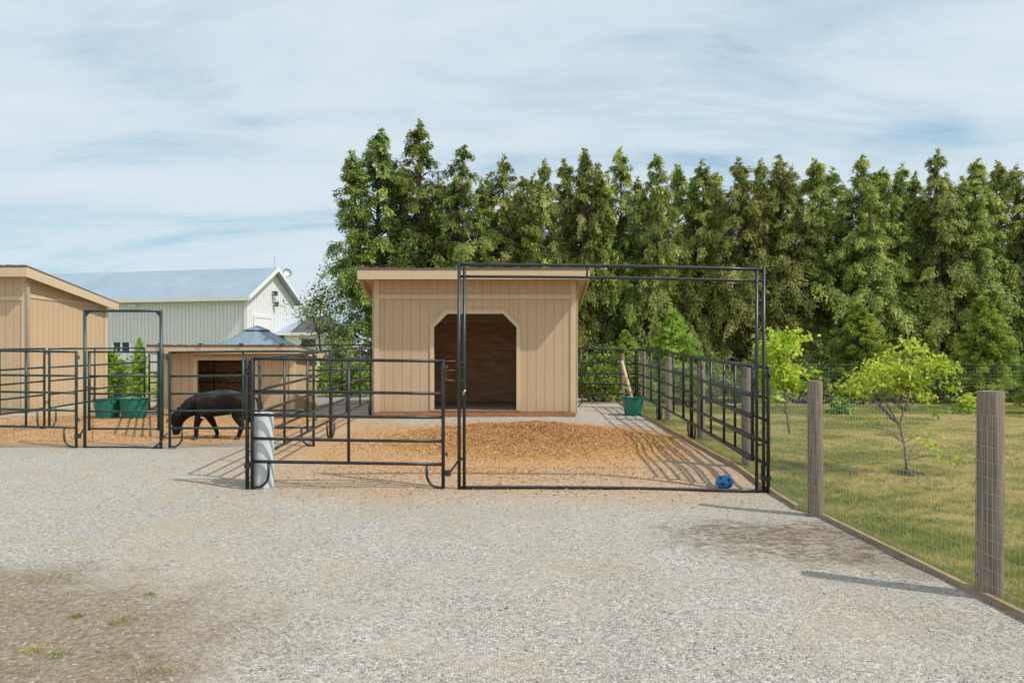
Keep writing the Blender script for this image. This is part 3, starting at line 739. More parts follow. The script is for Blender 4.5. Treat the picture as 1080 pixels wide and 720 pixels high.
def shed(name, label, x0, x1, yf, yb, zb, zf, zk, ov, band, opening=None, fh=.2, inner=INNER, cat='shed', cham=.3, floor=True, corner=.09, wmat=TAN, w=.2):
    """zf/zk: wall top at front and back ; ov=(front, sides, back); opening=(ox0,ox1,oz0,oz1)"""
    root = empty(name, (x0, yf, g(x0, yf)), label, cat)
    s = (zf - zk) / (yb - yf)
    c = lambda v: (lambda t: v)
    W = x1 - x0; D = yb - yf
    m = MB()
    if opening:
        a, b, o0, o1 = opening; a -= x0; b -= x0
        segs = [(0, a, c(zb), c(zf)), (a, a + cham, lambda t: o1 - cham + (t - a), c(zf)), (a + cham, b - cham, c(o1), c(zf)), (b - cham, b, lambda t: o1 - (t - (b - cham)), c(zf)), (b, W, c(zb), c(zf))] if cham > 0 else \
               [(0, a, c(zb), c(zf)), (a, b, c(o1), c(zf)), (b, W, c(zb), c(zf))]
    else: segs = [(0, W, c(zb), c(zf))]
    strips(m, (x0, yf), (x1, yf), segs, (0, -1), w); m.build('front_wall', wmat, root)
    m = MB(); strips(m, (x1, yf + .002), (x1, yb), [(0, D - .002, c(zb), lambda t: zf - s * t)], (1, 0), w); m.build('side_wall', wmat, root)
    m = MB(); strips(m, (x0, yf + .002), (x0, yb), [(0, D - .002, c(zb), lambda t: zf - s * t)], (-1, 0), w); m.build('side_wall', wmat, root)
    m = MB(); strips(m, (x0, yb), (x1, yb), [(0, W, c(zb), c(zk))], (0, 1), w); m.build('back_wall', wmat, root)
    if opening:
        m = MB(); i = .06
        zi = lambda y: zf - s * (y - yf) - .03
        m.box(x0 + i, x1 - i, yb - .08, yb - .06, zb + .02, zk - .04)
        m.hexa([(x0 + i, yf + .05, zb + .02), (x0 + i + .02, yf + .05, zb + .02), (x0 + i + .02, yb - .085, zb + .02), (x0 + i, yb - .085, zb + .02)], [(x0 + i, yf + .05, zi(yf)), (x0 + i + .02, yf + .05, zi(yf)), (x0 + i + .02, yb - .085, zk - .04), (x0 + i, yb - .085, zk - .04)])
        m.hexa([(x1 - i - .02, yf + .05, zb + .02), (x1 - i, yf + .05, zb + .02), (x1 - i, yb - .085, zb + .02), (x1 - i - .02, yb - .085, zb + .02)], [(x1 - i - .02, yf + .05, zi(yf)), (x1 - i, yf + .05, zi(yf)), (x1 - i, yb - .085, zk - .04), (x1 - i - .02, yb - .085, zk - .04)])
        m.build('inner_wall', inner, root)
        if floor: MB().box(x0 + .05, x1 - .05, yf + .04, yb - .04, zb - .08, zb + .015).build('floor', FLOORM, root)
    # corner boards
    for (cx, sx) in ((x0, -1), (x1, 1)):
        m = MB()
        a0, a1 = (cx - .03, cx + corner) if sx < 0 else (cx - corner, cx + .03)
        m.box(a0, a1, yf - .034, yf - .0155, zb - .01, zf - .002)
        b0, b1 = (cx - .034, cx - .0155) if sx < 0 else (cx + .0155, cx + .034)
        m.hexa([(b0, yf - .013, zb - .01), (b1, yf - .013, zb - .01), (b1, yf + corner, zb - .01), (b0, yf + corner, zb - .01)], [(b0, yf - .013, zf - .002), (b1, yf - .013, zf - .002), (b1, yf + corner, zf - .002 - s * corner), (b0, yf + corner, zf - .002 - s * corner)])
        m.hexa([(b0, yb - corner, zb), (b1, yb - corner, zb), (b1, yb + .02, zb), (b0, yb + .02, zb)], [(b0, yb - corner, zk), (b1, yb - corner, zk), (b1, yb + .02, zk), (b0, yb + .02, zk)])
        m.build_each('corner_board', TAN_TRIM, root)
    if band:
        m = MB(); m.box(x0 + corner + .003, x1 - corner - .003, yf - .05, yf - .0155, band, band + .10)
        m.build('band_board', TAN_TRIM, root)
        m = MB()
        for cx, a, b in ((x0, -.030, -.0155), (x1, .0155, .030)):
            m.box(cx + a, cx + b, yf + corner + .003, yb - corner - .003, zk - .12, zk - .04)
        m.build_each('side_band', TAN_TRIM, root)
    if opening:
        a, b, o0, o1 = opening; k = .085; ch = cham
        outer = [(a - k, o0), (a - k, o1 - ch + k * .4), (a + ch - k * .4, o1 + k), (b - ch + k * .4, o1 + k), (b + k, o1 - ch + k * .4), (b + k, o0)]
        inn = [(a, o0), (a, o1 - ch), (a + ch, o1), (b - ch, o1), (b, o1 - ch), (b, o0)]
        if ch <= 0:
            outer = [(a - k, o0), (a - k, o1 + k), (b + k, o1 + k), (b + k, o0)]; inn = [(a, o0), (a, o1), (b, o1), (b, o0)]
        m = MB()
        for i in range(len(outer) - 1):
            q = [outer[i], outer[i + 1], inn[i + 1], inn[i]]
            m.prism([(u, yf - .036, v) for (u, v) in q][::-1], (0, .075, 0))
        m.build('door_trim', TAN_TRIM, root)
    # roof
    of, os_, ob = ov; t = .03
    zr = lambda y: zf - s * (y - yf)
    ya, yz = yf - of, yb + ob; xa, xz = x0 - os_, x1 + os_
    m = MB()
    m.hexa([(xa, ya, zr(ya) + .01), (xz, ya, zr(ya) + .01), (xz, yz, zr(yz) + .01), (xa, yz, zr(yz) + .01)], [(xa, ya, zr(ya) + .05), (xz, ya, zr(ya) + .05), (xz, yz, zr(yz) + .05), (xa, yz, zr(yz) + .05)])
    m.build('roof_deck', TAN_TRIM, root)
    m = MB(); n = 60; e = .02
    for i in range(n):    # shingle courses with slightly uneven tabs along the front edge
        u0 = lerp(xa - e, xz + e, i / n); u1 = lerp(xa - e, xz + e, (i + 1) / n); dz = random.uniform(-.006, .016)
        m.hexa([(u0, ya - .03, zr(ya) + .052 - .004), (u1, ya - .03, zr(ya) + .052 - .004), (u1, yz + .02, zr(yz) + .052), (u0, yz + .02, zr(yz) + .052)], [(u0, ya - .03, zr(ya) + .095 + dz), (u1, ya - .03, zr(ya) + .095 + dz), (u1, yz + .02, zr(yz) + .075 + dz), (u0, yz + .02, zr(yz) + .075 + dz)])
    m.build('roof_shingles', SHINGLE, root)
    m = MB(); m.box(xa, xz, ya - .022, ya - .002, zr(ya) + .046 - fh, zr(ya) + .046); m.build('fascia', TAN_TRIM, root)
    for (u0, u1) in ((xa - .022, xa - .002), (xz + .002, xz + .022)):
        m = MB(); m.hexa([(u0, ya - .022, zr(ya) + .044 - fh), (u1, ya - .022, zr(ya) + .044 - fh), (u1, yz, zr(yz) + .044 - fh * .9), (u0, yz, zr(yz) + .044 - fh * .9)], [(u0, ya - .022, zr(ya) + .044), (u1, ya - .022, zr(ya) + .044), (u1, yz, zr(yz) + .044), (u0, yz, zr(yz) + .044)])
        m.build('rake_board', TAN_TRIM, root)
    # rafters showing under the eave
    return root
def P(px, py, Y): return ((px - 540) / 720 * Y, Y, 1.6 + (378 - py) / 720 * Y)

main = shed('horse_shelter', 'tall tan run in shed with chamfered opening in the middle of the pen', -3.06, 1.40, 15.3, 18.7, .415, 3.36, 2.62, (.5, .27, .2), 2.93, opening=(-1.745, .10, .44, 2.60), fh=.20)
m = MB(); m.box(-3.08, 1.42, 15.235, 15.38, .29, .405); m.build('skid_beam', RAW_WOOD, main)
m = MB(); m.box(-3.08, 1.42, 18.5, 18.64, .35, .41); m.build('skid_beam', RAW_WOOD, main)
MB().box(-1.74, .095, 15.262, 15.33, .418, .45).build('door_sill', RAW_WOOD, main)
m = MB(); m.tube([(-3.115, 15.31, .36), (-3.115, 15.31, 3.3)], .018, 6).tube([(1.455, 15.31, .36), (1.455, 15.31, 3.3)], .018, 6); m.build_each('corner_bead', BEIGE_TRIM, main)

lsh = shed('storage_shed', 'large tan shed with dark edged sloping roof at the left edge', -16.8, -12.1, 17.0, 20.35, .30, 3.74, 3.24, (.3, .22, .25), 3.05, fh=.23)
m = MB(); m.box(-16.8, -12.08, 16.98, 17.1, .17, .29); m.box(-12.2, -12.07, 17.12, 20.3, .2, .29); m.build_each('skid_beam', RAW_WOOD, lsh)
m = MB(); m.tube([(-12.045, 16.98, .3), (-12.045, 16.98, 3.35), (-12.045, 16.9, 3.5)], .045, 10); m.build('downpipe', BEIGE_TRIM, lsh, smooth=True)

sh = shed('pony_shelter', 'low tan pony shelter with square opening behind the green panels', -8.40, -5.28, 16.5, 18.3, .28, 1.80, 1.70, (.45, .16, .12), None, opening=(-7.60, -6.2, .30, 1.56), fh=.15, inner=OSB, cham=0, w=.2)
m = MB()
for x in np.arange(-8.3, -5.2, .95): m.tube([(x, 16.0, 1.945), (x + .1, 16.0, 1.945)], .018, 6)
m.build_each('roof_edge_clip', DROOF, sh)

# ------------------------------------------------------------------ barn
def barn():
    C0 = Vector((-18.67, 48.0)); ld = Vector((-7.7, 1.5)).normalized(); gd = Vector((1.5, 7.7)).normalized()
    L = 26.; W = 6.6; zb = .4; ze = 6.15; zr_ = 8.25
    root = empty('barn', (C0.x, C0.y, .6), 'white metal sided barn with long blue grey roof behind the pens', 'barn')
    m = MB(); cst = lambda v: (lambda t: v)
    n_front = -gd; n_g = -ld
    p1 = C0 + ld * L
    strips(m, (C0.x, C0.y), (p1.x, p1.y), [(0, L, cst(zb), cst(ze))], (n_front.x, n_front.y), .30, .05, .03); m.build('long_wall', SIDING, root)
    m = MB(); q = C0 + gd * W
    strips(m, (C0.x, C0.y), (q.x, q.y), [(0, W / 2, cst(zb), lambda t: ze + (zr_ - ze) * t / (W / 2)), (W / 2, W, cst(zb), lambda t: zr_ - (zr_ - ze) * (t - W / 2) / (W / 2))], (n_g.x, n_g.y), .30, .05, .03)
    m.build('gable_wall', SIDING, root)
    def pt(a, b, z): v = C0 + ld * a + gd * b; return (v.x, v.y, z)
    # roof slabs
    o = .55; sl = (zr_ - ze) / (W / 2)
    m = MB()
    for (b0, b1, zz0, zz1) in ((-.55, W / 2, ze - .55 * sl, zr_), (W / 2, W + .55, zr_, ze - .55 * sl)):
        m.hexa([pt(-o, b0, zz0 + .05), pt(L, b0, zz0 + .05), pt(L, b1, zz1 + .05), pt(-o, b1, zz1 + .05)], [pt(-o, b0, zz0 + .15), pt(L, b0, zz0 + .15), pt(L, b1, zz1 + .15), pt(-o, b1, zz1 + .15)])
    for k in range(int(L / .45)):
        a = k * .45 - o + .2
        m.hexa([pt(a, -.54, ze - .54 * sl + .14), pt(a + .04, -.54, ze - .54 * sl + .14), pt(a + .04, W / 2, zr_ + .14), pt(a, W / 2, zr_ + .14)], [pt(a, -.54, ze - .54 * sl + .19), pt(a + .04, -.54, ze - .54 * sl + .19), pt(a + .04, W / 2, zr_ + .19), pt(a, W / 2, zr_ + .19)])
    m.build('roof', MROOF, root)
    m = MB()
    m.hexa([pt(-o, -.62, ze - .62 * sl - .12), pt(L, -.62, ze - .62 * sl - .12), pt(L, -.56, ze - .62 * sl - .12), pt(-o, -.56, ze - .62 * sl - .12)], [pt(-o, -.62, ze - .62 * sl + .2), pt(L, -.62, ze - .62 * sl + .2), pt(L, -.56, ze - .62 * sl + .2), pt(-o, -.56, ze - .62 * sl + .2)])
    m.build('gutter', BTRIM, root)
    for (b0, b1, z0, z1) in ((-.55, W / 2, ze - .55 * sl, zr_), (W / 2, W + .55, zr_, ze - .55 * sl)):
        m = MB(); m.hexa([pt(-o - .06, b0, z0 - .12), pt(-o - .01, b0, z0 - .12), pt(-o - .01, b1, z1 - .12), pt(-o - .06, b1, z1 - .12)], [pt(-o - .06, b0, z0 + .17), pt(-o - .01, b0, z0 + .17), pt(-o - .01, b1, z1 + .17), pt(-o - .06, b1, z1 + .17)])
        m.build('rake_trim', BTRIM, root)
    m = MB(); m.box(C0.x - .12, C0.x + .1, C0.y - .1, C0.y + .1, zb, ze - .1); m.build('corner_trim', BTRIM, root)
    # garage door in the gable
    m = MB(); m.hexa([pt(-.04, .9, zb), pt(-.10, .9, zb), pt(-.10, 3.0, zb), pt(-.04, 3.0, zb)], [pt(-.04, .9, 4.55), pt(-.10, .9, 4.55), pt(-.10, 3.0, 4.55), pt(-.04, 3.0, 4.55)]); d = m.build('loft_door', BTRIM, root)
    m = MB()
    for (a, b, z0, z1) in ((.75, .9, zb, 4.75), (3.0, 3.15, zb, 4.75), (.9, 3.0, 4.55, 4.75)):
        m.hexa([pt(-.04, a, z0), pt(-.14, a, z0), pt(-.14, b, z0), pt(-.04, b, z0)], [pt(-.04, a, z1), pt(-.14, a, z1), pt(-.14, b, z1), pt(-.04, b, z1)])
    m.build_each('door_frame', SIDING, d)
    # window in the long wall
    def wx(px, py, off=0):     # point on the long wall for a photo column
        k = (px - 540) / 720.; # x = k*y ; C0 + ld*a
        a = (k * C0.y - C0.x) / (ld.x - k * ld.y); return a
    a0 = wx(138, 0); a1 = wx(119.5, 0)
    Yw = C0.y + ld.y * a0; z1 = 1.6 + (378 - 361) / 720 * Yw; z0 = 1.6 + (378 - 370.5) / 720 * Yw
    m = MB(); m.hexa([pt(a0, -.05, z0), pt(a1, -.05, z0), pt(a1, -.02, z0), pt(a0, -.02, z0)], [pt(a0, -.05, z1), pt(a1, -.05, z1), pt(a1, -.02, z1), pt(a0, -.02, z1)]); w = m.build('window', GLASS, root)
    m = MB()
    for f in (0, .5, 1):
        a = lerp(a0, a1, f); m.hexa([pt(a - .06, -.10, z0), pt(a + .06, -.10, z0), pt(a + .06, -.052, z0), pt(a - .06, -.052, z0)], [pt(a - .06, -.10, z1), pt(a + .06, -.10, z1), pt(a + .06, -.052, z1), pt(a - .06, -.052, z1)])
    m.build_each('window_frame', BTRIM, w)
    # vent on the long wall, lights on the gable
    a = wx(143, 0); zz = 1.6 + (378 - 321) / 720 * (C0.y + ld.y * a)
    m = MB(); m.hexa([pt(a - .25, -.4, zz - .2), pt(a + .25, -.4, zz - .2), pt(a + .25, -.03, zz - .3), pt(a - .25, -.03, zz - .3)], [pt(a - .2, -.2, zz + .2), pt(a + .2, -.2, zz + .2), pt(a + .25, -.03, zz + .3), pt(a - .25, -.03, zz + .3)]); m.build('vent_hood', BTRIM, root)
    for b_, z_ in ((3.35, 6.6), (3.5, 4.9 + .9)):
        m = MB(); c = C0 + gd * b_ - ld * .3; m.tube([(c.x + ld.x * .25, c.y + ld.y * .25, z_), (c.x, c.y, z_)], .05, 6); m.box(c.x - .12, c.x + .12, c.y - .12, c.y + .12, z_ - .3, z_ + .05); m.build('wall_lamp', DROOF, root)
    # antenna and dish
    rp = C0 + gd * W / 2 - ld * .2
    MB().tube([(rp.x, rp.y, zr_ + .1), (rp.x + .05, rp.y, zr_ + 1.0)], .02, 5).build('antenna', STEEL, root)
    rp = C0 + gd * (W * .72) - ld * .3; zd = zr_ - .15
    m = MB(); m.tube([(rp.x, rp.y, zd - .6), (rp.x + .1, rp.y, zd)], .03, 5)
    n = 14; ax = Vector((.5, -.8, .35)).normalized(); u = ax.orthogonal().normalized(); v = ax.cross(u); c = Vector((rp.x + .15, rp.y, zd + .1)); vs = [tuple(c - ax * .08)]
    for rr, of in ((.2, -.05), (.36, .03)):
        for k in range(n): an = 2 * math.pi * k / n; vs.append(tuple(c + ax * of + (u * math.cos(an) + v * math.sin(an)) * rr))
    fs = [(0, 1 + k, 1 + (k + 1) % n) for k in range(n)] + [(1 + k, 1 + n + k, 1 + n + (k + 1) % n, 1 + (k + 1) % n) for k in range(n)]
    m.add(vs, fs); m.build('dish', STEEL, root)
barn()

def house():
    x0, y0 = P(300, 0, 52)[0], 52.; x1 = P(350, 0, 52)[0]
    root = empty('farmhouse', (x0, y0, .7), 'small white house with dark roof to the right of the barn', 'house')
    ze = 1.6 + (378 - 352) / 720 * 52; zr_ = 1.6 + (378 - 331) / 720 * 52
    MB().box(x0, x1, y0, y0 + 7, .4, ze).build('wall', BTRIM, root)
    xm = P(312, 0, 52)[0]
    m = MB(); m.add([(x0 - .6, y0 - .5, ze), (x1 + .5, y0 - .5, ze), (x1 - 1.0, y0 + 3.5, zr_), (xm, y0 + 3.5, zr_), (x1 + .5, y0 + 7.5, ze), (x0 - .6, y0 + 7.5, ze)], [(0, 1, 2, 3), (1, 4, 2), (4, 5, 3, 2), (5, 0, 3), (0, 5, 4, 1)])
    m.build('roof', DROOF, root)
    m = MB(); m.add([(x0 - .65, y0 - .3, ze + .06), (x0 - .65, y0 + 7.3, ze + .06), (xm - .02, y0 + 3.5, zr_ + .08), (x0 + .6, y0 - .54, ze + .08)], [(0, 3, 2), (0, 2, 1)])
    m.build('metal_hip', MROOF, root)
    MB().box(x0 - .62, x1 + .5, y0 - .56, y0 - .5, ze - .12, ze + .08).build('fascia', BTRIM, root)
    wx0 = P(318, 0, 52)[0]; w = MB().box(wx0, wx0 + 1.1, y0 - .05, y0 - .01, 1.6 + (378 - 366) / 720 * 52, 1.6 + (378 - 357.5) / 720 * 52).build('window', GLASS, root)
    MB().box(wx0 - .08, wx0 - .002, y0 - .07, y0 - .01, 2.4, 3.15).box(wx0 + 1.102, wx0 + 1.18, y0 - .07, y0 - .01, 2.4, 3.15).build_each('window_frame', BTRIM, w)
house()

def gazebo():
    Y = 26.; s = 720 / Y; cx = (271 - 540) / s; zg = g(cx, Y); root = empty('gazebo', (cx, Y, zg), 'gazebo with blue grey two tiered metal roof behind the pony shelter', 'gazebo')
    R_ = 1.42; ze = 1.6 + (378 - 364.5) / s; za = 1.6 + (378 - 346.5) / s
    def pyr(r0, z0, r1, z1, mat, name, n=8, rot=.2):
        m = MB(); a = [(cx + r0 * math.cos(2 * math.pi * k / n + rot), Y + r0 * math.sin(2 * math.pi * k / n + rot), z0) for k in range(n)]
        b = [(cx + r1 * math.cos(2 * math.pi * k / n + rot), Y + r1 * math.sin(2 * math.pi * k / n + rot), z1) for k in range(n)]
        m.add(a + b, [(k, (k + 1) % n, n + (k + 1) % n, n + k) for k in range(n)] + [tuple(range(n, 2 * n)), tuple(range(n - 1, -1, -1))])
        for p, q in zip(a, b): m.tube([p, q], .018, 5)
        for i in range(n): m.tube([a[i], a[(i + 1) % n]], .022, 5)
        return m.build(name, mat, root)
    pyr(R_, ze, .42, ze + (za - ze) * .86, GAZ, 'roof')
    pyr(.47, ze + (za - ze) * .90, .03, za + .10, GAZ, 'roof_cap')
    for k in range(4):
        a = k * math.pi / 2 + .2 + math.pi / 4; x, y = cx + 1.25 * math.cos(a), Y + 1.25 * math.sin(a)
        MB().box(x - .05, x + .05, y - .05, y + .05, zg, ze + .02).build('post', GAZ, root)
gazebo()

# ------------------------------------------------------------------ white pipe, tubs, bucket, toy
def white_pipe():
    x, y = -3.095, 8.495; z = g(x, y); root = empty('white_pipe', (x, y, z), 'upright white plastic pipe standing behind the foreground panel', 'pipe')
    m = MB(); m.lathe([(.132, -.02), (.13, .3), (.125, .7), (.122, .885), (.116, .915), (.10, .925), (.094, .915), (.094, .3)], (x, y, z), 36); m.build('tube', WPLASTIC, root, smooth=True)
    m = MB(); m.lathe([(.001, .80), (.095, .80)], (x, y, z), 24); m.build('cap', WPLASTIC, root)
white_pipe()
def tub(x, y, r, h, label, name='green_tub', ropes=True, grp='green plastic tubs'):
    z = g(x, y); root = empty(name, (x, y, z), label, 'tub', grp)
    m = MB(); k = .80
    m.lathe([(.001, .012), (r * k * .97, .0), (r * k, .012), (r * lerp(k, 1, .5), h * .5), (r * .985, h * .93), (r * .985, h * .965), (r * 1.05, h * .97), (r * 1.06, h), (r * .97, h), (r * .955, h * .93), (r * lerp(k, 1, .5) - .01, h * .5), (r * k - .01, .03), (.001, .03)], (x, y, z), 40)
    m.build('body', GPLASTIC, root, smooth=True)
    for s in (-1, 1):
        m = MB(); a0 = -math.pi / 2 + s * 1.15 if ropes else -math.pi / 2
        pts = []
        for i in range(9):
            t = (i / 8 - .5); a = a0 + t * .75; pts.append((x + (r * 1.06 + .025 * math.cos(t * math.pi)) * math.cos(a), y + (r * 1.06 + .025 * math.cos(t * math.pi)) * math.sin(a), z + h * .95 - .06 * math.cos(t * math.pi)))
        m.tube(pts, .010, 6); m.build('rope_handle', WPLASTIC if not ropes else GPLASTIC, root, smooth=True)
        if not ropes: break
    return root
tub(P(113.5, 0, 16)[0] , 16.0, .30, .45, 'green plastic tub, left one of the pair beside the left shed')
tub(P(141.5, 0, 16)[0] , 16.0, .32, .46, 'green plastic tub, right one of the pair beside the left shed')
tub(P(667.5, 0, 15.6)[0], 15.6, .235, .42, 'green plastic bucket at the far right corner of the pen', 'green_bucket')
# wooden handle leaning out of the bucket
hx, hy, hz = P(665, 414, 15.6); h2 = P(656, 381, 16.3)
hr = empty('wooden_handle', (hx + .06, hy + .05, g(hx, hy) + .04), 'pale wooden tool handle leaning out of the green bucket', 'tool handle')
MB().tube([(hx + .09, hy - .02, g(hx, hy) + .04), (hx, hy, hz), h2], [.028, .036, .038], 8).build('shaft', simple('pale_wood', (.62, .47, .28), .8, var=.15, nscale=8, streak=(1, 1, .2)), hr, smooth=True)
def toy():
    x, y, r = 2.665, 8.56, .098; z = g(x, y); root = empty('toy_ball', (x, y, z), 'blue plastic treat ball with dark holes lying inside the gate frame', 'ball')
    bm = bmesh.new(); bmesh.ops.create_icosphere(bm, subdivisions=4, radius=r)
    ph = (1 + 5 ** .5) / 2
    dirs = [Vector(d).normalized() for d in [(0, 1, ph), (0, -1, ph), (0, 1, -ph), (0, -1, -ph), (1, ph, 0), (-1, ph, 0), (1, -ph, 0), (-1, -ph, 0), (ph, 0, 1), (ph, 0, -1), (-ph, 0, 1), (-ph, 0, -1)]]
    rot = Matrix.Rotation(.5, 3, 'X') @ Matrix.Rotation(.4, 3, 'Y'); dirs = [rot @ d for d in dirs]
    me = bpy.data.meshes.new('shell'); me.materials.append(BLUE); me.materials.append(DARK)
    for f in bm.faces:
        c = f.calc_center_median().normalized(); a = min(c.angle(d) for d in dirs)
        f.material_index = 1 if a < .23 else 0; f.smooth = True
    for v in bm.verts:
        c = v.co.normalized(); a = min(c.angle(d) for d in dirs)
        if a < .24: v.co *= .80
        elif a < .36: v.co *= 1.02
        else: v.co *= .97
        v.co.x *= 1.12; v.co.z *= .88
    bm.to_mesh(me); bm.free(); o = bpy.data.objects.new('shell', me); COL.objects.link(o); o.parent = root; o.location = (0, 0, r * .86)
toy()

# ------------------------------------------------------------------ pony
def pony():
    ox, oy = -5.30, 12.3; oz = g(ox, oy)
    root = empty('pony', (ox, oy, oz), 'small black brown pony grazing with its head down in the left pen', 'pony')
    # local coords: f (forward = -X world), l (side, -Y world toward camera), z
    def W(f, l, z): return (-f, -l, z)
    V = []; Rr = []; E = []
    def v(f, l, z, r): V.append(W(f, l, z)); Rr.append(r); return len(V) - 1
    def chain(ids):
        for a, b in zip(ids[:-1], ids[1:]): E.append((a, b))
    pel = v(-.40, 0, .70, .205)
    rump = v(-.56, 0, .67, .165); loin = v(-.18, 0, .665, .215); bar = v(.04, 0, .625, .25); che = v(.25, 0, .645, .215); nb = v(.40, 0, .64, .165)
    n1 = v(.50, 0, .56, .150); n2 = v(.60, 0, .475, .128); poll = v(.67, 0, .405, .108); fore = v(.72, 0, .33, .108); mid = v(.745, 0, .21, .078); muz = v(.750, 0, .115, .064); nose = v(.748, 0, .068, .054)
    chain([rump, pel, loin, bar, che, nb, n1, n2, poll, fore, mid, muz, nose])
    for s, ff in ((1, .34), (-1, .06)):       # front legs; s=1 near the camera
        sh_ = v(.28, s * .10, .50, .105); el = v(lerp(.27, ff, .35), s * .115, .385, .068); kn = v(lerp(.27, ff, .8) + .01, s * .115, .235, .043); fe = v(ff - .005, s * .115, .085, .031); ho = v(ff + .02, s * .115, .035, .040)
        chain([che, sh_, el, kn, fe, ho])
    for s, ff in ((1, -.40), (-1, -.60)):
        hp = v(-.46, s * .105, .58, .145); st = v(lerp(-.42, ff, .25) + .05, s * .12, .44, .098); hk = v(ff - .085, s * .115, .265, .050); fe = v(ff - .03, s * .115, .085, .033); ho = v(ff, s * .115, .035, .041)
        chain([pel, hp, st, hk, fe, ho])
    for s in (1, -1):
        e0 = v(.672, s * .065, .48, .032); e1 = v(.665, s * .095, .53, .030); e2 = v(.66, s * .11, .59, .010); chain([poll, e0, e1, e2])
    me = bpy.data.meshes.new('pony_skin'); me.from_pydata(V, E, []); o = bpy.data.objects.new('pony_skin', me); COL.objects.link(o)
    sk = o.modifiers.new('skin', 'SKIN'); sk.use_smooth_shade = True; sk.branch_smoothing = .6
    Rr = [r * (1.22 if r > .12 else 1.1) for r in Rr]
    for i, r in enumerate(Rr): me.skin_vertices[0].data[i].radius = (r, r)
    me.skin_vertices[0].data[0].use_root = True
    ss = o.modifiers.new('sub', 'SUBSURF'); ss.levels = 2; ss.render_levels = 2
    dg = bpy.context.evaluated_depsgraph_get(); m2 = bpy.data.meshes.new_from_object(o.evaluated_get(dg))
    bpy.data.objects.remove(o)
    m2.name = 'body'
    co = np.empty(len(m2.vertices) * 3, np.float32); m2.vertices.foreach_get('co', co); co = co.reshape(-1, 3)
    # side-to-side: narrow body a little, deepen belly
    tr = (co[:, 2] > .36) & (co[:, 0] > -.45)
    co[:, 1] = np.where(tr, co[:, 1] * .92, co[:, 1])
    wgt = np.clip((co[:, 0] + .50) / .12, 0, 1) * np.clip((.42 - co[:, 0]) / .2, 0, 1) * np.clip((co[:, 2] - .40) / .08, 0, 1)
    co[:, 2] = co[:, 2] + (co[:, 2] - .68) * .16 * wgt
    m2.vertices.foreach_set('co', co.ravel()); m2.update()
    m2.polygons.foreach_set('use_smooth', [True] * len(m2.polygons))
    m, nt, b, out = new_mat('pony_coat')
    p = coords(nt, 'Object'); nz = noise(nt, p, 5, 4); fz = noise(nt, coords(nt, 'Object', (1, 1, 1)), 90, 3)
    sep = nt.nodes.new('ShaderNodeSeparateXYZ'); nt.links.new(p, sep.inputs[0])
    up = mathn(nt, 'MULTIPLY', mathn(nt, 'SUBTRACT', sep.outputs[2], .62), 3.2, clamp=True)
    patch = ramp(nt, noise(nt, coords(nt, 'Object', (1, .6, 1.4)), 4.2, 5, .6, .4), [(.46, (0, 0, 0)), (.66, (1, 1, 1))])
    c = mixc(nt, mathn(nt, 'MULTIPLY', up, patch), (.016, .011, .009), (.16, .12, .092))  # paler dusty back patches, with the sheen along the top painted in
    c = mixc(nt, mathn(nt, 'MULTIPLY', fz, .35), c, (.022, .015, .011))
    nt.links.new(c, b.inputs['Base Color']); b.inputs['Roughness'].default_value = .48; b.inputs['Specular IOR Level'].default_value = .14
    bump(nt, b, mathn(nt, 'ADD', fz, mathn(nt, 'MULTIPLY', nz, 2.5)), .5, .012)
    m2.materials.clear(); m2.materials.append(m)
    ob = bpy.data.objects.new('body', m2); COL.objects.link(ob); ob.parent = root
    hair = simple('pony_hair', (.014, .011, .010), .6, var=.3, nscale=30)
    off = Vector((ox, oy, oz))
    def strands(paths, name):
        m = MB()
        for pts in paths: m.tube([Vector(W(*q)) + off for q in pts], [.013, .014, .011, .004][:len(pts)], 4)
        m.build(name, hair, root, smooth=True)
    ps_ = []
    for i in range(110):      # mane falls on both sides of the neck
        t = random.random(); f = lerp(.36, .70, t); zt = lerp(.81, .54, t) + .01; s = random.choice((1, 1, -1)); ln = random.uniform(.10, .2)
        nr = lerp(.175, .12, t)
        ps_.append([(f, 0, zt), (f + .01, s * nr * .65, zt - .03), (f + .0, s * nr * 1.02, zt - .03 - ln * .5), (f - .01, s * (nr * .98), zt - ln - .03)])
    for i in range(26):
        a = random.uniform(-.035, .035); ps_.append([(.68, a * .4, .53), (.79, a, .46), (.83, a, .37), (.835, a * 1.2, .28 + random.uniform(-.04, .04))])
    strands(ps_, 'mane')
    ps_ = []
    for i in range(90):
        a = random.uniform(-1, 1) * .05; q = random.uniform(-.03, .03); zz = random.uniform(.10, .3)
        ps_.append([(-.69 + q * .3, a * .25, .745 + q * .3), (-.755 + q, a * .7, .66), (-.775 + q, a, .45), (-.75 + q * 1.5, a * 1.2, zz)])
    strands(ps_, 'tail')
    hm = simple('hoof_horn', (.05, .042, .036), .5)
    for (f, s) in ((.36, 1), (.08, -1), (-.40, 1), (-.60, -1)):
        mb = MB(); c = Vector(W(f + .004, s * .115, 0)) + off
        mb.lathe([(.001, .0), (.050, 0), (.049, .008), (.040, .045), (.034, .052)], (c.x, c.y, c.z + .003), 14); mb.build('hoof', hm, root, smooth=True)
    for s in (1, -1):
        c = Vector(W(.775, s * .088, .315)) + off; mb = MB(); mb.lathe([(.001, -.014), (.010, -.010), (.014, 0), (.010, .010), (.001, .014)], tuple(c), 10); mb.build('eye', DARK, root, smooth=True)
        c = Vector(W(.80, s * .026, .085)) + off; mb = MB(); mb.lathe([(.001, -.010), (.007, -.006), (.009, 0), (.007, .006), (.001, .010)], tuple(c), 8); mb.build('nostril', DARK, root, smooth=True)
pony()

